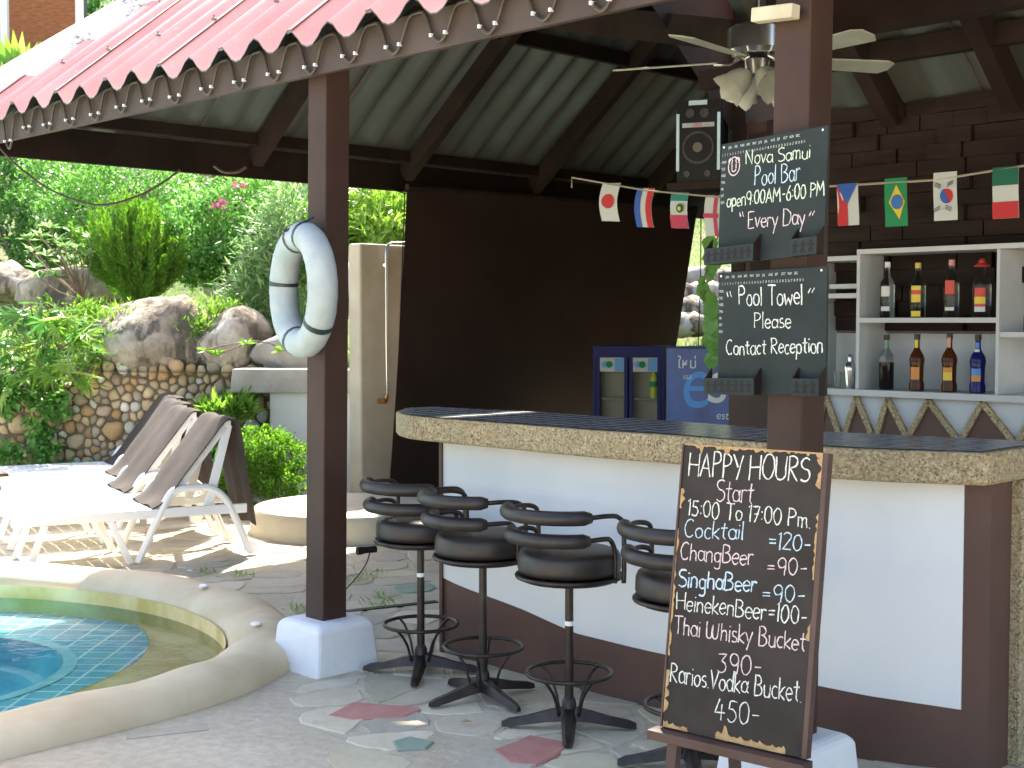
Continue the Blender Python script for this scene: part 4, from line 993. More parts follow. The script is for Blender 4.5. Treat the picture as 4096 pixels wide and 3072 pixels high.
bottle(917.5, z1s, sb, .295, .042, g_green, ycap, [(.28,.58,ylab,1),(.42,.5,rlab,1.02),(.02,.12,ylab,1)], 'gin bottle with yellow label and yellow cap on the upper shelf', group='bottles on the upper shelf')
bottle(951, z1s, sb, .305, .040, g_clear, pinkc, [(.40,.64,rlab,1),(.12,.18,slab_,1)], 'clear bottle with red shield label on the upper shelf', group='bottles on the upper shelf')
b4 = bottle(981.5, z1s, sb, .295, .047, g_clear, redcap, [(.2,.52,rlab,1),(.24,.36,ylab,1.02),(.10,.19,slab_,1)], 'bottle with red hat shaped cap, last on the upper shelf', group='bottles on the upper shelf')
c = b4.location; MB().lathe([(.042,.262),(.040,.270),(.02,.282),(.013,.30),(.008,.305)], c, 16).build('hat_cap', redcap, b4, smooth=True)
bottle(887, z2s, sb, .30, .040, g_clear, dkcap, [(.2,.42,glab,.95),(.76,.88,glab,.36)], 'half empty dark liqueur bottle with green label on the lower shelf', group='liqueur bottles on the lower shelf', shape=1, liquid=g_dark)
bottle(917.5, z2s, sb, .305, .041, g_brown, dkcap, [(.2,.42,olab,.95),(.76,.9,ylab,.36)], 'amber liqueur bottle with orange label on the lower shelf', group='liqueur bottles on the lower shelf', shape=1)
bottle(950, z2s, sb, .31, .042, g_brown, dkcap, [(.2,.34,ylab,.95),(.34,.42,olab,.95),(.76,.93,pinkc,.38)], 'amber liqueur bottle with yellow label and torn pink seal on the lower shelf', group='liqueur bottles on the lower shelf', shape=1)
bottle(978.5, z2s, sb, .305, .042, g_blue, dkcap, [(.3,.42,blab,.95),(.2,.3,olab,.95),(.76,.86,blab,.36),(.70,.75,wlab,.5)], 'deep blue liqueur bottle on the lower shelf', group='liqueur bottles on the lower shelf', shape=1)
c = ats(851, 320, SF + .1); c.z = z2s; t_ = thing('cocktail_shaker', c, 'steel cocktail shaker at the left end of the lower shelf', 'shaker')
MB().lathe([(.026,0),(.036,.10),(.036,.115),(.026,.14),(.016,.15)], c, 18).build('cup', chrome, t_, smooth=True); MB().lathe([(.015,.15),(.016,.18),(.010,.188)], c, 14).build('lid', chrome, t_, smooth=True)
for i, (px, lb) in enumerate(((838, 'small glass beside the cocktail shaker on the lower shelf'), (843, 'tall narrow glass just left of the cocktail shaker'))):
    c = ats(px, 320, SF + .06 + .1 * i); c.z = z2s; o = MB().lathe([(.018,0),(.024,.09),(.021,.09),(.016,.006)], c, 14).build('drinking_glass', g_clear, origin=c, smooth=True); tag(o, lb, 'glass')

# ------------------------------------------------------------------ speaker
spk_c = at(698, 182, 8.35); sp = thing('loudspeaker', spk_c, 'black loudspeaker with pale edge strips on a bracket above the fridges', 'loudspeaker')
ex = Vector((.93, -.37, 0)).normalized(); ey = Vector((.37, .93, 0)).normalized(); W_, H_, Dp = .135, .50, .22
def sbx(u0, u1, d0, d1, z0, z1, name, mat): return MB().box(spk_c + ex * (u0 + u1) / 2 + ey * (d0 + d1) / 2 + Z * (z0 + z1) / 2, ex * (u1 - u0) / 2, ey * (d1 - d0) / 2, Z * (z1 - z0) / 2).build(name, mat, sp)
strip = flat('speaker_strip', (.52,.70,.78), .3)
sbx(-W_, W_, 0, Dp, 0, H_, 'cabinet', blackp); sbx(-W_ - .002, -W_ + .016, -.006, .004, .07, .42, 'edge_strip', strip); sbx(W_ - .016, W_ + .002, -.006, .004, .07, .42, 'edge_strip', strip)
sbx(-.06, .055, -.006, .003, H_ - .03, H_ - .002, 'top_strip', strip); sbx(-.10, .10, -.004, .004, .335, .362, 'display_strip', flat('display_grey', (.38,.40,.42)))
def disc(c, n_, r, name, mat, parent, rings=1, th=.006):
    n_ = n_.normalized(); a = n_.cross(Z).normalized(); b = n_.cross(a); pts = [c + (a * math.cos(k * math.pi / 12) + b * math.sin(k * math.pi / 12)) * r for k in range(24)]
    return MB().prism(pts, n_ * th).build(name, mat, parent)
grille = M('speaker_cone', (.02,.02,.022), (.05,.05,.05), 60, .5); disc(spk_c + Z * .21 - ey * .002, -ey, .10, 'woofer_rim', grille, sp); disc(spk_c + Z * .21 - ey * .009, -ey, .085, 'woofer', blackp, sp); disc(spk_c + Z * .21 - ey * .015, -ey, .03, 'dust_cap', M('dust_cap', (.12,.11,.09), None, 1, .4), sp)
for sx in (-.07, .06): disc(spk_c + Z * .05 + ex * sx - ey * .003, -ey, .02, 'port', grille, sp)
for sx in (-.05, .04): disc(spk_c + Z * .42 + ex * sx - ey * .003, -ey, .028, 'tweeter', grille, sp)
def text_mesh(txt, size, O, ex, ey, nrm_, name, mat, parent, align='LEFT', th=.0008, shear=0, sx=1):
    cu = bpy.data.curves.new('t', 'FONT'); cu.body = txt; cu.size = size; cu.align_x = align; cu.shear = shear
    o = bpy.data.objects.new('t', cu); COL.objects.link(o); dg = bpy.context.evaluated_depsgraph_get(); me = bpy.data.meshes.new_from_object(o.evaluated_get(dg)); mb = MB()
    vs = [O + ex * v.co.x * sx + ey * v.co.y + nrm_ * th for v in me.vertices]; mb.add(vs, [tuple(p.vertices) for p in me.polygons]); bpy.data.objects.remove(o); bpy.data.curves.remove(cu); bpy.data.meshes.remove(me)
    return mb
text_mesh('1850', .030, spk_c + Z * .339 - ex * .035 - ey * .005, ex, Z, -ey, '', None, None).build('printed_number', redcap, sp)
text_mesh('watts', .016, spk_c + Z * .341 + ex * .042 - ey * .005, ex, Z, -ey, '', None, None).build('printed_word', redcap, sp)
MB().box(spk_c + ey * .12 - Z * .022, ex * .19, ey * .15, Z * .02).build('bracket_shelf', timber, sp)
MB().beam(spk_c + ex * .17 + ey * .15 - Z * .03, spk_c + ex * .30 + ey * .25 + Z * .55, .03, .05).beam(spk_c + ex * .2 + ey * .2 - Z * .03, spk_c + ex * .30 + ey * .25 - Z * .03, .04, .04).build('wall_bracket', timber, sp)

# ------------------------------------------------------------------ ceiling fan
fc = Vector((at(757, 57, 5.95).x, 5.95, at(752, 60, 5.95).z)); fan = thing('ceiling_fan', fc, 'ceiling fan with pale blades, chrome motor and frosted glass lamps behind the sign post', 'fan')
MB().tube([fc + Z * .1, fc + Z * .9], .013, 8).build('rod', chrome, fan)
MB().lathe([(.03,.16),(.11,.145),(.13,.13),(.13,.04),(.11,.02),(.03,.015)], fc, 28).build('motor', chrome, fan, smooth=True); MB().lathe([(.03,0.012),(.055,-.0),(.055,-.065),(.04,-.08),(.01,-.075)], fc, 20).build('lamp_hub', chrome, fan, smooth=True)
bladem = M('fan_blade', (.24,.26,.20), (.31,.33,.27), 6, .5)
for k in range(5):
    a = math.radians(15 + 72 * k); d = Vector((math.cos(a), math.sin(a), 0)); s_ = Vector((-math.sin(a), math.cos(a), 0)); tl = Z * .22
    zc_ = fc + Z * -.005
    def q(r, w_, dz=0): return zc_ + d * r + s_ * w_ + Z * (-w_ * .22 + dz)
    pts = [q(.17,-.045), q(.60,-.065), q(.645,-.045), q(.65,.02), q(.62,.06), q(.17,.045)]; MB().prism(pts, Z * .007).build('blade', bladem, fan)
    MB().tube([fc + d * .075 + Z * .01, fc + d * .12 - Z * .012, fc + d * .19 - Z * .006], .009, 6).build('blade_arm', chrome, fan, smooth=True)
frost = M('frosted_glass', (.30,.32,.27), (.40,.42,.36), 5, .3)
for k in range(4):
    a = math.radians(200 + 90 * k); d = Vector((math.cos(a), math.sin(a), -.75)).normalized(); b0 = fc + Vector((math.cos(a), math.sin(a), 0)) * .04 - Z * .06
    a1 = d.cross(Z).normalized(); a2 = d.cross(a1); mb = MB(); vs = []; nn = 20; pr_ = [(.022, 0), (.044, .025), (.056, .06), (.062, .095), (.076, .125)]
    for i, (r_, h_) in enumerate(pr_):
        for j in range(nn):
            an = 2 * math.pi * j / nn; rr_ = r_ * (1 + (.12 * math.sin(5 * an) if i == 4 else .04 * math.sin(5 * an) if i == 3 else 0)); vs.append(b0 + d * (h_ + (.008 * math.sin(5 * an) if i == 4 else 0)) + (a1 * math.cos(an) + a2 * math.sin(an)) * rr_)
    mb.add(vs, [(i * nn + j, i * nn + (j + 1) % nn, (i + 1) * nn + (j + 1) % nn, (i + 1) * nn + j) for i in range(4) for j in range(nn)]); mb.build('lamp_shade', frost, fan, smooth=True, angle=180)

# ------------------------------------------------------------------ flags
LA = at(572, 177.5, 9.2); LB = at(727, 198, 8.2); RA = ats(826, 186.5, 9.0); RB = ats(1060, 160, 9.0)
o = MB().tube([LA - Vector((0,0,.07)), LA, LA.lerp(LB, .5) - Z * .02, LB], .006, 5).build('bunting_string', rope, origin=LA); tag(o, 'pale string tied to a rafter carrying four flags left of the signs', 'string')
o = MB().tube([RA, RA.lerp(RB, .5) - Z * .03, RB], .006, 5).build('bunting_string', rope, origin=RA); tag(o, 'pale string carrying four flags in front of the boarded wall', 'string')
fm = {k: flat('flag_' + k, c, .8) for k, c in dict(white=(.52,.54,.52), red=(.50,.03,.035), blue=(.03,.10,.38), green=(.01,.22,.08), teal=(.02,.22,.18), yellow=(.62,.48,.04), pink=(.46,.05,.10), black=(.02,.02,.02), dgreen=(.01,.12,.07), midblue=(.04,.14,.42)).items()}
def flag(pxl, pxr, ytop, ybot, Yd, name_lb, layers, s_=None, sway=0):
    tl = ats(pxl, ytop, s_) if s_ else at(pxl, ytop, Yd); tr_ = ats(pxr, ytop, s_) if s_ else at(pxr, ytop + .5, Yd - .1)
    tr_.z = tl.z - (0 if s_ else .01); H_ = (tl - (ats(pxl, ybot, s_) if s_ else at(pxl, ybot, Yd))).length; ex_ = tr_ - tl; W_ = ex_.length; ex_.normalize(); nr = Z.cross(ex_).normalized(); 
    if nr.dot(tl) > 0: nr = -nr
    t_ = thing('flag', tl, name_lb, 'flag', 'small national flags on the bunting')
    def P3(u, v, l): return tl + ex_ * (u * W_ + sway * math.sin(v * 2.6) * W_) - Z * v * H_ + nr * (.010 * math.sin(v * 4) + l * .004)
    for li, (nm, mat, poly) in enumerate(layers):
        # subdivide polygon region on a grid: rectangles given as (u0,u1,v0,v1), else polygon list
        mb = MB()
        if len(poly) == 4 and isinstance(poly[0], (int, float)):
            u0, u1, v0, v1 = poly; a_, b_ = 4, 8
            mb.add([P3(u0 + (u1 - u0) * i / a_, v0 + (v1 - v0) * j / b_, li) for j in range(b_ + 1) for i in range(a_ + 1)], [(j * (a_ + 1) + i, j * (a_ + 1) + i + 1, (j + 1) * (a_ + 1) + i + 1, (j + 1) * (a_ + 1) + i) for j in range(b_) for i in range(a_)])
        else:
            cx = sum(q[0] for q in poly) / len(poly); cy = sum(q[1] for q in poly) / len(poly); m = len(poly)
            mid = [((q[0] + cx) / 2, (q[1] + cy) / 2) for q in poly]
            mb.add([P3(*q, li) for q in poly] + [P3(*q, li) for q in mid] + [P3(cx, cy, li)], [(i, (i + 1) % m, m + (i + 1) % m, m + i) for i in range(m)] + [(m + i, m + (i + 1) % m, 2 * m) for i in range(m)])
        mb.build(nm, fm[mat], t_, smooth=True)
    return t_
def circ_p(cx, cy, rx, ry, n=16, a0=0, a1=360): return [(cx + rx * math.cos(math.radians(a0 + (a1 - a0) * i / n)), cy + ry * math.sin(math.radians(a0 + (a1 - a0) * i / n))) for i in range(n + (0 if a1 - a0 == 360 else 1))]
flag(603, 621, 183, 221, 9.0, 'white flag with red disc, leftmost on the bunting', [('field','white',(0,1,0,1)),('disc','red',circ_p(.5,.48,.36,.19))], sway=-.18)
flag(638, 655, 188, 227, 8.8, 'flag with vertical blue, white and red bands', [('field','white',(0,1,0,1)),('band','blue',(0,.33,0,1)),('band','red',(.67,1,0,1))], sway=-.15)
flag(672, 689, 192, 228, 8.6, 'flag with teal, white and pink bands and a small emblem, under the loudspeaker', [('field','white',(0,1,0,1)),('band','teal',(0,1,0,.25)),('band','pink',(0,1,.64,1)),('emblem','dgreen',circ_p(.62,.45,.2,.13)),('emblem','yellow',circ_p(.62,.46,.1,.06))], sway=-.05)
flag(706, 721, 195, 236, 8.35, 'white flag with a red cross beside the slate sign', [('field','white',(0,1,0,1)),('cross','pink',(.62,.86,0,1)),('cross','pink',(0,1,.45,.56))], sway=-.05)
flag(837, 858, 184.5, 226, 0, 'flag with blue wedge over red and white, just right of the slate sign', [('field','white',(0,1,0,1)),('band','red',[(0,0),(.5,.5),(.5,1),(0,1)]),('wedge','blue',[(0,0),(1,0),(.5,.5)])], s_=9.0, sway=.08)
flag(884.5, 907, 179, 227, 0, 'green flag with yellow diamond and blue disc', [('field','green',(0,1,0,1)),('diamond','yellow',[(.55,.14),(.92,.5),(.65,.86),(.2,.5)]),('disc','midblue',circ_p(.58,.5,.26,.15))], s_=9.0, sway=.06)
bars = []
for cx, cy, sg in ((.25,.27,-1),(.83,.25,1),(.3,.76,1),(.83,.76,-1)):
    for k in (-1, 0, 1): bars.append(('trigram','black',[(cx-.13,cy+k*.035+.03*sg),(cx+.13,cy+k*.035-.03*sg),(cx+.13,cy+k*.035-.03*sg+.018),(cx-.13,cy+k*.035+.03*sg+.018)]))
flag(933.5, 957, 173, 221, 0, 'white flag with red and blue disc and four black bar groups', [('field','white',(0,1,0,1)),('disc','red',circ_p(.58,.5,.27,.155)),('disc','blue',circ_p(.58,.5,.27,.155,12,70,250))] + bars, s_=9.0, sway=.05)
flag(993, 1019, 168, 219, 0, 'flag with dark green, white and red bands, rightmost on the bunting', [('field','white',(0,1,0,1)),('band','dgreen',(0,1,0,.36)),('band','red',(0,1,.68,1))], s_=9.0, sway=.03)

# ------------------------------------------------------------------ fridges
bluef = M('fridge_blue', (.004,.007,.085), (.007,.012,.12), 2, .5, spec=.25); khaki = M('fridge_inside', (.19,.18,.115), (.25,.24,.17), 3, .6); lblue = flat('light_blue_print', (.10,.32,.58)); posterb = M('poster_blue', (.005,.03,.17), (.010,.075,.30), 5, .4, stretch=(1,1,.6))
f1 = thing('drinks_fridge', at(628, 421, 10.8), 'blue two door drinks fridge behind the bar', 'fridge'); zf = at(600, 346, 12.2).z
fa_ = at(593, 400, 12.2); fb_ = at(664, 400, 12.05); exf = (fb_ - fa_); exf.z = 0; Wf = exf.length; exf.normalize(); bk = Z.cross(exf).normalized()
if bk.y < 0: bk = -bk
def fbx(u0, u1, z0, z1, d0, d1, name, mat, par=f1):
    o = Vector((fa_.x, fa_.y, 0)); return MB().box(o + exf * (u0 + u1) / 2 * Wf + bk * (d0 + d1) / 2 + Z * (z0 + z1) / 2, exf * (u1 - u0) / 2 * Wf, bk * (d1 - d0) / 2, Z * (z1 - z0) / 2).build(name, mat, par)
fbx(0, 1, 0, zf - .12, .5, .6, 'back', bluef); fbx(0, 1, zf - .10, zf, 0, .6, 'header', bluef); fbx(0, .04, 0, zf - .101, 0, .499, 'side', bluef); fbx(.96, 1, 0, zf - .101, 0, .499, 'side', bluef); fbx(.045, .955, 0, .12, 0, .499, 'plinth', bluef)
for u0, u1 in ((.045, .49), (.51, .955)):
    fbx(u0 + .03, u1 - .03, .125, zf - .105, .10, .11, 'interior', khaki)
    for a0, a1 in ((u0, u0 + .05), (u1 - .05, u1)): fbx(a0, a1, .125, zf - .102, .0, .03, 'door_frame', bluef)
    fbx(u0 + .05, u1 - .05, zf - .23, zf - .104, .004, .02, 'door_sticker', fm['white']); fbx(u0 + .26, u1 - .05, zf - .225, zf - .11, .002, .003, 'sticker_panel', lblue)
    q = Vector((fa_.x, fa_.y, 0)) + exf * Wf * (u0 + .12) + Z * (zf - .165); disc(q - bk * .0005, -bk, .03, 'sticker_logo', lblue, f1, th=.003); disc(q + exf * .04 - bk * .001, -bk, .03, 'sticker_logo', fm['green'], f1, th=.003)
    fbx(u0 + .06, u1 - .06, .95, .965, .02, .098, 'rack', khaki)
q = Vector((fa_.x, fa_.y, 0)) + exf * Wf * .85 + bk * .06 + Z * .967; t_ = thing('soda_bottle', q, 'green and yellow soft drink bottle inside the right fridge door', 'bottle'); MB().lathe([(.035,0),(.037,.13),(.03,.2),(.012,.24),(.012,.26)], q, 14).build('body', flat('lime_drink', (.38,.42,.03)), t_, smooth=True); label_band(q, .038, .1, .15, fm['green'], t_, a0=-200, a1=0); MB().lathe([(.014,.26),(.014,.285)], q, 10).build('cap', whitecap, t_)
# second fridge, printed side facing the camera
g0 = at(666, 400, 10.5); f2 = thing('cola_fridge', Vector((g0.x, g0.y, 0)), 'blue drinks fridge with large white and blue cola lettering behind the signs', 'fridge'); zf2 = at(690, 347, 10.3).z; o0 = Vector((g0.x, g0.y, 0)); exg = Vector((.80, -.60, 0)).normalized(); byg = Vector((.60, .80, 0)); Wg = .60
MB().prism([o0, o0 + exg * Wg, o0 + exg * Wg + byg * .6, o0 + byg * .6], Z * zf2).build('cabinet', bluef, f2)
MB().box(o0 + exg * Wg * .5 + Z * zf2 * .5 - byg * .002, exg * Wg * .49, byg * .002, Z * (zf2 * .49)).build('poster', posterb, f2)
def og(px, py): return onP(px, py, o0 - byg * .006, byg)
text_mesh('ใหม่', .115, og(677.5, 368), exg, Z, -byg, '', None, None).build('poster_thai_word', printw, f2)
text_mesh('เอส', .055, og(683, 379), exg, Z, -byg, '', None, None).build('poster_thai_word', printw, f2)
text_mesh('e', .60, og(679, 406.5), exg, Z, -byg, '', None, None, shear=.15, sx=.95).build('poster_letter', flat('print_sky', (.02,.22,.58)), f2)
text_mesh('s', .50, og(705, 402), exg, Z, -byg, '', None, None, th=.0016, shear=.15).build('poster_letter', printw, f2)
text_mesh('est', .09, og(716, 419), exg, Z, -byg, '', None, None, shear=.15).build('poster_letter', printw, f2)
# vine
vn = thing('climbing_vine', at(712, 300, 7.6), 'green vine climbing beside the slate signs', 'vine'); pth = spline([at(718, 236, 7.6), at(708, 262, 7.6), at(704, 290, 7.6), at(711, 320, 7.6), at(716, 350, 7.6), at(712, 368, 7.6)], 6); MB().tube(pth, .005, 5).build('stem', stemm, vn)
hl = MB().add([(0,0,0),(.035,.02,.004),(.045,.06,0),(.0,.11,-.01),(-.045,.06,0),(-.035,.02,.004),(0,.05,.006)], [(0,1,6),(1,2,6),(2,3,6),(3,4,6),(4,5,6),(5,0,6)]); pr0 = hl.build('leaf', lf_mid, local=True); hm = pr0.data; bpy.data.objects.remove(pr0); set_lv(hm, .6)
for i, q in enumerate(pth[::1]):
    if i > 26 and i % 4: continue
    o = bpy.data.objects.new('leaf', hm); COL.objects.link(o); o.parent = vn; o.location = q - vn.location + Vector((random.uniform(-.03, .03), random.uniform(-.03, .0), 0)); o.rotation_euler = (math.radians(random.uniform(-110, -60)), random.uniform(-.5, .5), random.uniform(-.7, .7)); s_ = random.uniform(.55, 1.1) * (1 if i < 26 else .5); o.scale = (s_,) * 3

# ------------------------------------------------------------------ handwriting stroke font
def arc(cx, cy, rx, ry, a0, a1, n=10): return [(cx + rx * math.cos(math.radians(a0 + (a1 - a0) * i / n)), cy + ry * math.sin(math.radians(a0 + (a1 - a0) * i / n))) for i in range(n + 1)]
G = {
'H': (.6, [[(0,1),(0,0)],[(.5,1),(.5,0)],[(0,.5),(.5,.52)]]), 'A': (.62, [[(0,0),(.26,1),(.52,0)],[(.1,.36),(.43,.36)]]), 'P': (.52, [[(.03,0),(.03,1)],[(.0,1)]+arc(.16,.76,.24,.24,90,-90)+[(.03,.5)]]),
'Y': (.55, [[(0,1),(.24,.5)],[(.48,1),(.2,0)]]), 'O': (.66, [arc(.3,.5,.28,.5,90,450,18)]), 'U': (.6, [[(0,1)]+arc(.24,.3,.24,.3,180,360)+[(.48,1)]]), 'R': (.56, [[(.03,0),(.03,1)],[(.0,1)]+arc(.16,.77,.24,.23,90,-90)+[(.05,.52),(.45,0)]]),
'S': (.52, [arc(.24,.76,.21,.23,40,270,9)+arc(.22,.27,.23,.26,90,-140,9)[1:]]), 'C': (.56, [arc(.28,.5,.26,.5,50,310,14)]), 'B': (.56, [[(.03,0),(.03,1)]+arc(.14,.77,.25,.23,90,-90)+arc(.16,.27,.3,.27,90,-90)+[(.03,0)]]),
'N': (.6, [[(0,0),(0,1),(.45,0),(.45,1)]]), 'V': (.55, [[(0,1),(.22,0),(.48,1)]]), 'D': (.62, [[(.03,0),(.03,1)]+arc(.1,.5,.44,.5,90,-90,12)+[(.03,0)]]), 'M': (.75, [[(0,0),(.06,1),(.3,.35),(.54,1),(.62,0)]]), 'E': (.5, [[(.42,1),(.03,1),(.03,0),(.44,0)],[(.03,.52),(.34,.52)]]),
'T': (.58, [[(0,1),(.5,1)],[(.26,1),(.26,0)]]), 'W': (.85, [[(0,.95)]+arc(.17,.22,.16,.22,180,330,5)+[(.36,.85)]+arc(.52,.22,.15,.22,190,350,5)+[(.7,.95)]]),
'a': (.46, [arc(.19,.29,.18,.28,60,420,14),[(.38,.58),(.37,.1),(.42,0)]]), 'b': (.46, [[(.03,1),(.03,0)],arc(.2,.28,.18,.28,160,-160,12)]), 'c': (.4, [arc(.2,.29,.18,.29,50,310,10)]), 'd': (.46, [arc(.19,.29,.18,.28,60,420,14),[(.37,1),(.37,0)]]),
'e': (.43, [[(.03,.3),(.36,.34)]+arc(.19,.3,.18,.29,20,320,12)]), 'g': (.46, [arc(.19,.3,.17,.27,60,420,14),[(.36,.58),(.36,-.2)]+arc(.2,-.2,.16,.16,0,-150,6)]), 'h': (.46, [[(.03,1),(.03,0)],[(.03,.38)]+arc(.19,.4,.15,.19,150,0,7)+[(.35,0)]]),
'i': (.17, [[(.05,.58),(.05,0)],[(.05,.78),(.06,.83)]]), 'k': (.42, [[(.03,1),(.03,0)],[(.34,.6),(.04,.25),(.36,0)]]), 'l': (.17, [[(.05,1),(.05,0)]]), 'n': (.46, [[(.03,.58),(.03,0)],[(.03,.38)]+arc(.19,.4,.15,.19,150,0,7)+[(.35,0)]]),
'm': (.62, [[(.03,.6),(.03,0)],[(.03,.4)]+arc(.14,.45,.11,.14,150,0,5)+[(.26,0)],[(.26,.42)]+arc(.38,.45,.11,.14,150,0,5)+[(.5,0)]]), 'o': (.46, [arc(.2,.29,.18,.29,90,450,14)]), 'p': (.46, [[(.03,.6),(.03,-.38)],arc(.2,.3,.17,.28,160,-160,12)]),
'r': (.34, [[(.03,.6),(.03,0)],[(.03,.36)]+arc(.18,.42,.14,.16,150,40,5)]), 's': (.38, [arc(.17,.44,.13,.14,50,270,7)+arc(.16,.15,.15,.15,90,-140,7)[1:]]), 't': (.38, [[(.16,.92),(.15,.12),(.26,0)],[(.0,.62),(.32,.64)]]), 'u': (.46, [[(.03,.6)]+arc(.19,.2,.16,.19,180,340,7)+[(.36,.6),(.36,0)]]),
'v': (.42, [[(0,.6),(.17,0),(.35,.6)]]), 'w': (.6, [[(0,.6),(.12,.02),(.26,.45),(.38,.02),(.5,.6)]]), 'y': (.44, [[(.0,.6),(.18,.1)],[(.38,.62),(.1,-.38)]]), ' ': (.3, []), '.': (.16, [[(.04,0),(.05,.04)]]), ':': (.2, [[(.06,.2),(.07,.25)],[(.06,.62),(.07,.67)]]),
'-': (.4, [[(.05,.42),(.32,.44)]]), '=': (.5, [[(.05,.32),(.38,.34)],[(.05,.52),(.38,.54)]]), '"': (.34, [[(.0,1.05),(.08,.75)],[(.16,1.05),(.24,.75)]]), "'": (.34, [[(.1,1.05),(.0,.75)],[(.26,1.05),(.16,.75)]]),
'0': (.52, [arc(.22,.48,.2,.48,90,450,16)]), '1': (.22, [[(.0,.85),(.1,1),(.1,0)]]), '2': (.5, [arc(.2,.76,.19,.23,160,-20,8)+[(.02,.02),(.42,.02)]]), '3': (.5, [[(.02,.95),(.36,.97),(.16,.6)]+arc(.17,.3,.2,.29,80,-140,9)]), '4': (.55, [[(.2,1),(.02,.35),(.45,.38)],[(.3,.75),(.3,0)]]),
'5': (.5, [[(.4,.97),(.1,.95),(.07,.6)]+arc(.19,.31,.2,.3,110,-140,9)]), '6': (.48, [[(.3,1)]+arc(.2,.28,.18,.28,150,510,14)]), '7': (.46, [[(0,.97),(.38,.97),(.14,0)],[(.1,.5),(.34,.54)]]), '9': (.48, [arc(.2,.68,.18,.28,0,360,12)+[(.38,.6),(.34,0)]]),
}
def handwrite(txt, O, ex, ey, nrm_, x0, y0, x1, y1, h, mat, parent, wid=.0045, name='chalk_writing', seed=0):
    rnd = random.Random(hash(txt) % 1000 if False else len(txt) * 7 + seed); tot = sum(G[c][0] for c in txt); L = math.hypot(x1 - x0, y1 - y0); kx = L / tot; sl = (y1 - y0) / L; mb = MB(); cx = 0
    for c in txt:
        gw, strokes = G[c]; jy = rnd.uniform(-.04, .04) * h; sc = rnd.uniform(.95, 1.06); rot = rnd.uniform(-.05, .05)
        for st in strokes:
            pts = []
            for i in range(len(st) - 1):
                (ax, ay), (bx, by) = st[i], st[i + 1]; k = 3 if math.hypot(bx - ax, by - ay) > .3 else 1
                for j in range(k): f = j / k; pts.append((ax + (bx - ax) * f, ay + (by - ay) * f))
            pts.append(st[-1]); W = []
            for (gx, gy) in pts:
                X = x0 + (cx + gx) * kx; Yv = y0 + (cx + gx) * kx * sl; yy = (gy * sc + gx * rot) * h + jy; W.append((X + rnd.gauss(0, .0006) + gy * .04 * h * 0, Yv + yy + rnd.gauss(0, .0006)))
            vs = []
            for i, q in enumerate(W):
                a = W[max(0, i - 1)]; b = W[min(len(W) - 1, i + 1)]; dx, dy = b[0] - a[0], b[1] - a[1]; l_ = math.hypot(dx, dy) + 1e-6; nx_, ny_ = -dy / l_, dx / l_; ww = wid * rnd.uniform(.55, 1.2) / 2
                for sg in (-1, 1): vs.append(O + ex * (q[0] + nx_ * ww * sg) + ey * (q[1] + ny_ * ww * sg) + nrm_ * .0012)
            mb.add(vs, [(2 * i, 2 * i + 1, 2 * i + 3, 2 * i + 2) for i in range(len(W) - 1)])
        cx += gw
    return mb.build(name, mat, parent)
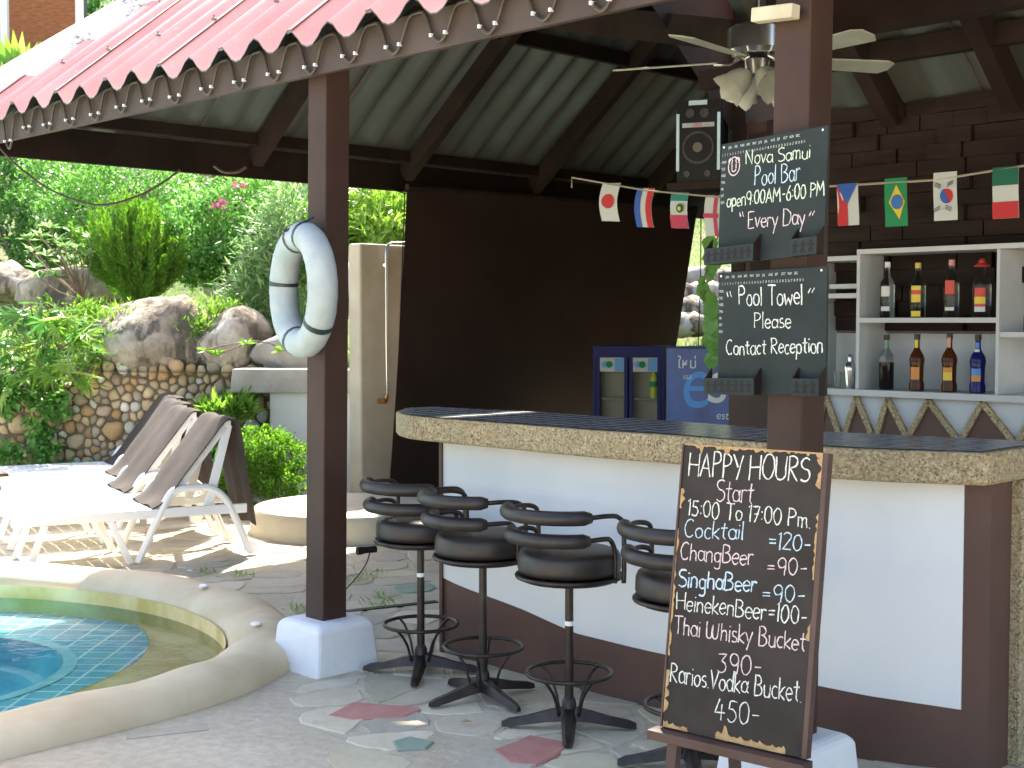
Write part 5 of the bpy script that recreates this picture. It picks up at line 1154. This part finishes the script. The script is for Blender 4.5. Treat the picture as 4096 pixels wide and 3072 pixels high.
def slate(TLp, TRp, BLp, lb, lines):
    s_ = 5.405; TL = ats(*TLp, s_); TR = ats(*TRp, s_); BL = ats(*BLp, s_)
    ex = (TR - TL); W = ex.length; ex.normalize(); ey = (TL - BL); H = ey.length; ey.normalize(); nr = ex.cross(ey).normalized()
    if nr.y > 0: nr = -nr
    t_ = thing('slate_sign', TL, lb, 'sign', 'slate signs on the brown post'); MB().prism([TL, TR, TR - ey * H, TL - ey * H], -nr * .012).build('board', chalkb, t_, bevel=.002)
    def wr(txt, u0, v0, u1, v1, h, mat=ck_w, wid=.0042, sd=0): handwrite(txt, TL, ex, ey, nr, u0 * W, -v0 * H, u1 * W, -v1 * H, h * H, mat, t_, wid, seed=sd)
    for l in lines: wr(*l)
    # printed calendar marks
    mo = ['JAN','FEB','MAR','APR','MAY','JUN','JUL','AUG','SEP','OCT','NOV','DEC']; mb = MB()
    for i, m in enumerate(mo): q = text_mesh(m, .0125, TL + ex * W * (.075 + .058 * i) - ey * H * .05, ex, ey, nr, '', None, None, sx=.62); mb.add(q.v, q.f)
    for i in range(31): q = text_mesh(str(i + 1), .0125, TL + ex * W * (.012 + .0258 * i) - ey * H * .105, ex, ey, nr, '', None, None, sx=.5); mb.add(q.v, q.f)
    mb.build('printed_calendar_row', printw, t_); mb = MB()
    for i, m in enumerate(['MON','TUE','WED','THU','FRI','SAT','SUN']): q = text_mesh(m, .013, TL + ex * W * .012 - ey * H * (.165 + .055 * i), ex, ey, nr, '', None, None, sx=.6); mb.add(q.v, q.f)
    mb.build('printed_weekdays', printw, t_)
    # trays with little figures
    for u0, u1, tri_at in ((-.06, .42, .42), (.76, 1.0, .78)):
        z1, z0, dpt = .865, 1.0, .045
        a = TL + ex * W * u0 - ey * H * z0 + nr * dpt; b = TL + ex * W * u1 - ey * H * z0 + nr * dpt; hh = H * (z0 - z1)
        MB().prism([a, b, b + ey * hh, a + ey * hh], nr * -.005).build('tray_front', chalkb, t_); MB().prism([a - nr * .005, b - nr * .005, b - nr * (dpt - .001), a - nr * (dpt - .001)], ey * .004).build('tray_floor', chalkb, t_)
        for uu in (u0, u1): 
            e = TL + ex * W * uu - ey * H * z0 + nr * .001; MB().prism([e, e + nr * (dpt - .006), e + nr * (dpt - .006) + ey * hh, e + ey * (hh + .035)], ex * .004 * (1 if uu == u0 else -1)).build('tray_end', timber, t_)
        nf = 7 if u1 - u0 > .4 else 3; mb = MB()
        for k in range(nf):
            c = a + ex * ((b - a).length * (k + .7) / (nf + .4)) + ey * hh * .5 + nr * .0012; s = hh * .36
            # head + star body
            mb.add([c + (ex * math.cos(q_ * math.pi / 4) * .28 + ey * (math.sin(q_ * math.pi / 4) * .28 + .75)) * s for q_ in range(8)], [tuple(range(8))])
            bodyp = [(-.15,.5),(-.8,.35),(-.75,.1),(-.3,.1),(-.3,-.3),(-.6,-.95),(-.25,-1),(0,-.5),(.25,-1),(.6,-.95),(.3,-.3),(.3,.1),(.75,.1),(.8,.35),(.15,.5)]
            mb.add([c + (ex * x * .8 + ey * y) * s for x, y in bodyp], [tuple(range(len(bodyp)))])
        mb.build('cut_out_figures', blackp, t_)
    for u, v in ((.985, .03), (.01, .03)): disc(TL + ex * W * (u - (.03 if u > .5 else -.02)) - ey * H * v, nr, .004, 'screw', chrome, t_, th=.002)
    return t_, TL, ex, ey, nr, W, H
s1_ = slate((721.4, 144.3), (828.4, 125), (717.5, 265), 'upper slate sign with pool bar opening hours in chalk', [
 ('Nova Samui', .25, .205, .86, .235, .115, ck_y), ('Pool Bar', .34, .385, .77, .395, .15, ck_b), ('open9:00AM-6:00 PM', .075, .53, 1.0, .545, .115, ck_y, .0045), ('"', .205, .725, .26, .725, .14, ck_p), ('Every Day', .29, .725, .83, .75, .135, ck_p), ("'", .86, .775, .92, .775, .12, ck_p)])
t_, TL, ex, ey, nr, W, H = s1_
mb = MB(); c = TL + ex * W * .135 - ey * H * .20
for pts in (arc(0, 0, .055, .075, 0, 360, 20), arc(-.035, .045, .018, .022, -60, 250, 9), arc(.035, .045, .018, .022, -70, 240, 9), arc(0, -.015, .022, .028, 200, 340, 8), [(-.02,.02),(-.02,-.02)], [(.02,.02),(.02,-.02)]):
    vs = []
    for i, q in enumerate(pts):
        a = pts[max(0, i - 1)]; b = pts[min(len(pts) - 1, i + 1)]; dx, dy = b[0] - a[0], b[1] - a[1]; l_ = math.hypot(dx, dy) + 1e-6
        for sg in (-1, 1): vs.append(c + (ex * (q[0] * W - dy / l_ * .0018 * sg) + ey * (q[1] * H + dx / l_ * .0018 * sg)) + nr * .0012)
    mb.add(vs, [(2 * i, 2 * i + 1, 2 * i + 3, 2 * i + 2) for i in range(len(pts) - 1)])
mb.build('chalk_face', ck_p, t_)
slate((718.3, 272.8), (827, 266), (717.5, 394), 'lower slate sign asking guests to contact reception for a pool towel', [
 ('"', .085, .31, .15, .31, .15, ck_w), ('Pool Towel', .2, .275, .80, .29, .155, ck_w, .005), ("'", .84, .295, .91, .295, .13, ck_w), ('Please', .35, .465, .70, .47, .13, ck_w, .0045), ('Contact Reception', .085, .68, .98, .665, .125, ck_w, .005)])

# ------------------------------------------------------------------ easel chalkboard
TL = Vector((.545, 4.25, 1.267)); TR = Vector((.9105, 3.947, 1.267)); BL = Vector((.455, 4.155, .385)); ex = TR - TL; W = ex.length; ex.normalize(); ey = TL - BL; ey = (ey - ex * ey.dot(ex)); H = (TL - BL).length; ey.normalize(); 
TL = ong(685, 443.6, 1.267); TR = ong(823.4, 453, 1.267); ex = (TR - TL); W = ex.length; ex.normalize(); nh = Vector((ex.y, -ex.x, 0)); nh = nh if nh.y < 0 else -nh
BL = TL + nh * .12 - Z * .875; ey = (TL - BL); H = ey.length; ey.normalize(); nr = ex.cross(ey).normalized(); nr = nr if nr.y < 0 else -nr
ea = thing('menu_easel', Vector((TL.x + .15, TL.y - .1, 0)), 'chipped chalkboard with happy hour drink prices on a brown wooden easel', 'chalkboard')
MB().prism([TL, TR, TR - ey * H, TL - ey * H], -nr * .018).build('board', chalkd, ea)
frw = M('easel_brown', (.055,.026,.020), (.085,.045,.035), 4, .5, .2, 50, .003)
MB().prism([TR + ex * .002 + nr * .003, TR + ex * .018 + nr * .003, TR + ex * .018 + nr * .003 - ey * H, TR + ex * .002 + nr * .003 - ey * H], -nr * .03).build('side_rail', frw, ea)
MB().prism([TL - ex * .002 + nr * .003, TL - ex * .008 + nr * .003, TL - ex * .008 + nr * .003 - ey * H, TL - ex * .002 + nr * .003 - ey * H], -nr * .03).build('side_rail', frw, ea)
# ledge
a = TL - ey * (H + .022) - ex * .03; b = TR - ey * (H + .022) + ex * .03; MB().beam(a + nr * .01, b + nr * .01, .06, .03).build('ledge', frw, ea, bevel=.003)
def leg(top, name='leg', w_=.04): 
    g_ = Vector((top.x, top.y, 0)); return g_
k = (TL.z) / 0.875 * .12
for uu in (.05, .93):
    a = TL + ex * W * uu - nr * .04 - ey * .02; b = a - ey * (a.z / ey.z); MB().beam(a, b, .035, .03, up=nr).build('leg', frw, ea)
for uu in (.18, .6):
    a = TL + ex * W * uu - nr * .06; b = Vector((a.x, a.y, 0)) - nh * .14; MB().beam(a, b, .03, .03, up=nr).build('back_leg', frw, ea)
def wr(txt, u0, v0, u1, v1, h, mat=ck_w, wid=.0043, sd=0): handwrite(txt, TL, ex, ey, nr, u0 * W, -v0 * H, u1 * W, -v1 * H, h * H, mat, ea, wid, seed=sd)
for l in [('HAPPY HOURS', .05, .115, .93, .10, .083, ck_w, .0050), ('Start', .27, .195, .55, .188, .075, ck_p), ('15:00 To 17:00 Pm.', .065, .253, .96, .252, .058, ck_w), ('Cocktail', .05, .332, .50, .315, .062, ck_b), ('=120-', .67, .335, .97, .33, .057, ck_b),
          ('ChangBeer', .035, .410, .58, .400, .062, ck_p), ('=90-', .67, .420, .96, .410, .058, ck_p), ('SinghaBeer', .035, .508, .62, .487, .062, ck_b, .0055), ('=90-', .65, .512, .96, .500, .058, ck_b), ('HeinekenBeer=100-', .035, .587, .98, .570, .062, ck_w),
          ('Thai Whisky Bucket', .03, .672, .985, .655, .062, ck_p), ('390-', .375, .775, .70, .762, .068, ck_p), ('Rarios.Vodka Bucket.', .03, .842, .985, .822, .068, ck_w), ('450-', .38, .935, .71, .928, .075, ck_w)]: wr(*l)
# chipped edges
def chip(pts, name='chipped_edge'):
    vs = []; 
    for u, v0, v1 in pts: vs += [TL + ex * W * u - ey * H * v0 + nr * .0016, TL + ex * W * u - ey * H * v1 + nr * .0016]
    MB().add(vs, [(2 * i, 2 * i + 1, 2 * i + 3, 2 * i + 2) for i in range(len(pts) - 1)]).build(name, ply, ea)
r_ = random.Random(4); chip([(i / 60, .0, .004 + .012 * r_.random() ** 2 + (.025 if i in (8, 19, 20) else 0) + (.010 if i > 57 else 0)) for i in range(61)])
chip([(.005 + i * .010, .985 - .012 * r_.random() + .0006 * i, .999) for i in range(20)])
chip([(.40 + i * .015, .985 - .012 * r_.random() - (.025 if 3 < i < 6 else 0), .999) for i in range(34)])
def chipv(u0, v0, v1, n, wv):
    vs = []
    for i in range(n + 1):
        v = v0 + (v1 - v0) * i / n; ww = wv * r_.random(); u_a = u0; u_b = u0 + (ww if u0 < .5 else -ww); vs += [TL + ex * W * u_a - ey * H * v + nr * .0018, TL + ex * W * u_b - ey * H * v + nr * .0018]
    MB().add(vs, [(2 * i, 2 * i + 1, 2 * i + 3, 2 * i + 2) for i in range(n)]).build('chipped_edge', ply, ea)
chipv(0, .16, .23, 6, .04); chipv(0, .3, .75, 30, .02); chipv(0, .8, .95, 12, .035); chipv(1, .0, .12, 10, .04); chipv(1, .2, .42, 16, .018); chipv(1, .55, .62, 5, .03)

# ------------------------------------------------------------------ life ring
rc = at(302.5, 290, 6.30); lr = thing('life_ring', rc, 'grey white life ring with black bands hung on the brown post', 'life ring'); R_, r_t = .250, .068
ux = Vector((.50, -.866, 0)).normalized(); nz_ = Vector((-.866, -.50, 0))
mb = MB(); NB, NS = 48, 16; vs = []
def tor(a, b, k=1.0): return rc + (ux * math.cos(a) + Z * math.sin(a)) * (R_ + r_t * k * math.cos(b)) + nz_ * r_t * k * math.sin(b)
for i in range(NB):
    for j in range(NS): vs.append(tor(2 * math.pi * i / NB, 2 * math.pi * j / NS, 1 + .012 * math.sin(i * 2.7)))
mb.add(vs, [(i * NS + j, ((i + 1) % NB) * NS + j, ((i + 1) % NB) * NS + (j + 1) % NS, i * NS + (j + 1) % NS) for i in range(NB) for j in range(NS)]); mb.build('ring', ringm, lr, smooth=True, angle=180)
for deg in (105, 78, 172, 252, 322):
    mb = MB(); vs = []
    for i in range(4):
        a = math.radians(deg - 2.6 + 1.75 * i)
        for j in range(NS): vs.append(tor(a, 2 * math.pi * j / NS, 1.035))
    mb.add(vs, [(i * NS + j, (i + 1) * NS + j, (i + 1) * NS + (j + 1) % NS, i * NS + (j + 1) % NS) for i in range(3) for j in range(NS)]); mb.build('band', bandm, lr, smooth=True)
MB().tube([tor(math.radians(95), 0, 1) - Z * .0, tor(math.radians(93), math.pi / 2, 1.2) + Z * .02, rc + Z * .34 - nz_ * .06], .006, 6).build('cord', bandm, lr)

# ------------------------------------------------------------------ bar stools
def make_stool():
    t_ = thing('bar_stool', (0, 0, 0), 'x', 'bar stool', 'black bar stools along the counter')
    def bb(mb, name, mat, smooth=True, angle=40, **k): return mb.build(name, mat, t_, smooth=smooth, angle=angle, local=True, **k)
    bb(MB().lathe([(.03,.05),(.028,.10),(.022,.115),(.0175,.12),(.0165,.56)], (0,0,0), 14), 'column', steel)
    for k in range(4):
        a = math.radians(40 + 90 * k); d = Vector((math.cos(a), math.sin(a), 0)); s_ = Vector((-d.y, d.x, 0)); vs = []
        for r, w_, zt_, zb_ in ((.02,.030,.080,.03),(.08,.028,.066,.026),(.16,.024,.044,.014),(.235,.020,.030,.002),(.262,.012,.018,.0)):
            vs += [d * r + s_ * w_ + Z * zb_, d * r + s_ * w_ * .5 + Z * zt_, d * r - s_ * w_ * .5 + Z * zt_, d * r - s_ * w_ + Z * zb_]
        fs = [(i * 4 + j, i * 4 + (j + 1) % 4, (i + 1) * 4 + (j + 1) % 4, (i + 1) * 4 + j) for i in range(4) for j in range(4)] + [(16,17,18,19)]
        bb(MB().add(vs, [tuple(reversed(f)) for f in fs]), 'base_leg', steel)
    bb(MB().tube([Vector((math.cos(a) * .165, math.sin(a) * .165, .215)) for a in np.linspace(0, 2 * math.pi, 32, endpoint=False)], .0085, 8, closed=True), 'foot_ring', steel, angle=180)
    for k in range(4):
        a = math.radians(85 + 90 * k); d = Vector((math.cos(a), math.sin(a), 0)); bb(MB().tube(spline([d * .158 + Z * .213, d * .12 + Z * .19, d * .078 + Z * .13, d * .055 + Z * .055], 4), .006, 6), 'ring_strut', steel, angle=180)
    bb(MB().tube([Vector((math.cos(a) * .203, math.sin(a) * .205, .597)) for a in np.linspace(0, 2 * math.pi, 36, endpoint=False)], .0085, 8, closed=True), 'seat_rim', steel, angle=180)
    bb(MB().lathe([(.02,.555),(.18,.578),(.20,.590),(.20,.601),(.02,.602)], (0,0,0), 28), 'seat_plate', steel)
    bb(MB().lathe([(.175,.606),(.196,.612),(.202,.630),(.200,.672),(.192,.692),(.165,.701),(.09,.704),(.001,.705)], (0,0,0), 36), 'seat', vinyl, angle=180)
    # back rails : centred on -Y local
    for z0, r0, up in ((.850, .222, 1), (.762, .208, 0)):
        pts = [Vector((math.cos(math.radians(a)) * r0, math.sin(math.radians(a)) * r0 - .03, z0)) for a in np.linspace(-165, -15, 22)]
        bb(MB().tube(pts[1:-1], [.019] + [.028] * (len(pts) - 4) + [.019], 12), 'back_pad', vinyl, angle=180)
        for sg in (-1, 1):
            xo = .203 + (.012 if up else -.01); pth_ = [Vector((sg * r0 * math.cos(math.radians(25)), -r0 * math.sin(math.radians(25)) - .02, z0)), Vector((sg * (r0 * .985), -.03, z0)), Vector((sg * xo, .015 + .02 * up, z0 - .012)), Vector((sg * (xo + .004), .035 + .025 * up, z0 - .05)), Vector((sg * (xo + .004), .04 + .025 * up, .66)), Vector((sg * (xo + .002), .04 + .025 * up, .585))]
            bb(MB().tube(spline(pth_, 4), .0095, 8), 'back_tube', steel, angle=180)
    return t_
st0 = make_stool(); rzb = math.radians(-45)
STOOLS = []
specs = [((421, 671), 'leftmost black bar stool, nearest the end of the curved counter', .0, 5), ((483, 697), 'second black bar stool from the left end of the counter', 0, -25), ((569, 727), 'third black bar stool, closest to the camera in full view', 0, 4), ((691, 765), 'black bar stool half hidden behind the happy hour chalkboard', 0, 10)]
for i, ((px, py), lb, _, dr_) in enumerate(specs):
    o = st0 if i == 0 else copy_tree(st0); o.location = ong(px, py, .012); o.rotation_euler = (0, 0, rzb + math.radians(dr_ * .4)); o['label'] = lb; o.scale = (1.04,) * 3; STOOLS.append(o)
for ch in STOOLS[1].children:
    if ch.name.startswith(('base_leg', 'ring_strut')): ch.rotation_euler = (0, 0, math.radians(-40))
for i, zc2 in ((0, .43), (2, .40)): MB().lathe([(.0182, zc2), (.0182, zc2 + .018)], (0,0,0), 12, cap=False).build('white_tape', whitep, STOOLS[i], local=True)
# ------------------------------------------------------------------ sun loungers and towels
def make_lounger():
    t_ = thing('sun_lounger', (0, 0, 0), 'x', 'sun lounger', 'white plastic sun loungers beside the pool'); bb = lambda mb, name, bev=.006: mb.build(name, whitep, t_, local=True, bevel=bev)
    for y in (0, .58):
        bb(MB().beam((0, y, .33), (1.57, y, .33), .035, .065), 'side_rail')
        bb(MB().beam((.10, y, 0), (.21, y, .30), .035, .045), 'leg'); bb(MB().beam((.76, y, 0), (.63, y, .30), .035, .045), 'leg')
        arm = spline([Vector((.81, y, 0)), Vector((.93, y, .26)), Vector((1.02, y, .44)), Vector((1.08, y, .485)), Vector((1.2, y, .492)), Vector((1.32, y, .48)), Vector((1.42, y, .40)), Vector((1.50, y, .24)), Vector((1.58, y, .05))], 4); bb(MB().tube(arm, .026, 8), 'armrest', 0)
        bb(MB().lathe([(.045,-.02),(.05,-.015),(.05,.015),(.045,.02)], (0,0,0), 14), 'wheel', 0)
        wv = t_.children[-1]; wv.rotation_euler = (math.pi / 2, 0, 0); wv.location = (1.60, y, .052)
    for i in range(10): bb(MB().box((.05 + i * .095, .29, .352), (.043, 0, 0), (0, .27, 0), (0, 0, .010)), 'slat', .003)
    top = Vector((1.44, 0, .93)); hinge = Vector((.98, 0, .35))
    for y in (.03, .55): bb(MB().beam(hinge + Vector((0, y, 0)), top + Vector((0, y, 0)), .035, .05), 'back_rail')
    for y in (.03, .55): bb(MB().beam((1.30, y, .34), (1.45, y, .92), .035, .06), 'back_prop')
    for i in range(7): q = hinge.lerp(top, (i + .5) / 7); bb(MB().beam(q + Vector((0, .05, 0)), q + Vector((0, .53, 0)), .06, .012), 'back_slat', 0)
    bb(MB().beam(top + Vector((0, 0, 0)), top + Vector((0, .58, 0)), .05, .05), 'headrest')
    return t_
def make_towel():
    mb = MB(); prof = [(.90,.375),(1.0,.44),(1.12,.60),(1.25,.765),(1.36,.905),(1.41,.962),(1.45,.975),(1.49,.95),(1.515,.86),(1.54,.70),(1.57,.52),(1.60,.36),(1.62,.22)]
    pts = spline([Vector((x, 0, z)) for x, z in prof], 3); NYt = 14; vs = []
    for th in (0, -.012):
        for i, q in enumerate(pts):
            f = i / len(pts)
            for j in range(NYt + 1):
                v = j / NYt; y = -.015 + .60 * v + (.02 * math.sin(f * 5)) * (v - .5); wob = .010 * math.sin(v * 16 + f * 3) * (f > .5) + .007 * math.sin(v * 7 + f * 6); vs.append(Vector((q.x + wob + (.02 * (abs(v - .5) * 2) ** 3 if f > .5 else 0), y, q.z + th + (.008 * math.sin(v * 9)) + .012 * (1 - (2 * v - 1) ** 4) - .012)))
    n0 = len(pts); m = NYt + 1; fs = []
    for i in range(n0 - 1):
        for j in range(NYt): fs += [(i * m + j, (i + 1) * m + j, (i + 1) * m + j + 1, i * m + j + 1), (n0 * m + i * m + j, n0 * m + i * m + j + 1, n0 * m + (i + 1) * m + j + 1, n0 * m + (i + 1) * m + j)]
        for j in (0, NYt): fs.append((i * m + j, n0 * m + i * m + j, n0 * m + (i + 1) * m + j, (i + 1) * m + j))
    mb.add(vs, fs); o = mb.build('towel', towel, smooth=True, angle=70, local=True); return o
l0 = make_lounger(); tw0 = make_towel(); ang = math.radians(28)
names = ['nearest', 'second', 'third', 'farthest']; pos = [(-3.26, 8.74), (-3.70, 9.60), (-3.99, 10.50), (-4.26, 11.38)]
lbs = ['white plastic sun lounger nearest the pool rim', 'white sun lounger directly behind the nearest one', 'third white sun lounger back from the pool rim', 'white sun lounger farthest back, closest to the cobble wall']
tls = ['brown towel draped over the back of the nearest lounger, hanging low behind', 'brown towel over the second lounger back', 'brown towel over the third lounger back', 'brown towel on the farthest lounger, beside the cobble wall']
for i in range(4):
    o = l0 if i == 0 else copy_tree(l0); o.location = (*pos[i], .012); o.rotation_euler = (0, 0, ang); o['label'] = lbs[i]
    tw = tw0 if i == 0 else tw0.copy()
    if i: COL.objects.link(tw)
    tw.location = (*pos[i], .012); tw.rotation_euler = (0, 0, ang); tag(tw, tls[i], 'towel', 'brown towels on the sun loungers')
for o in list(bpy.data.objects):
    if o.type == 'MESH' and o.users == 0: bpy.data.objects.remove(o)
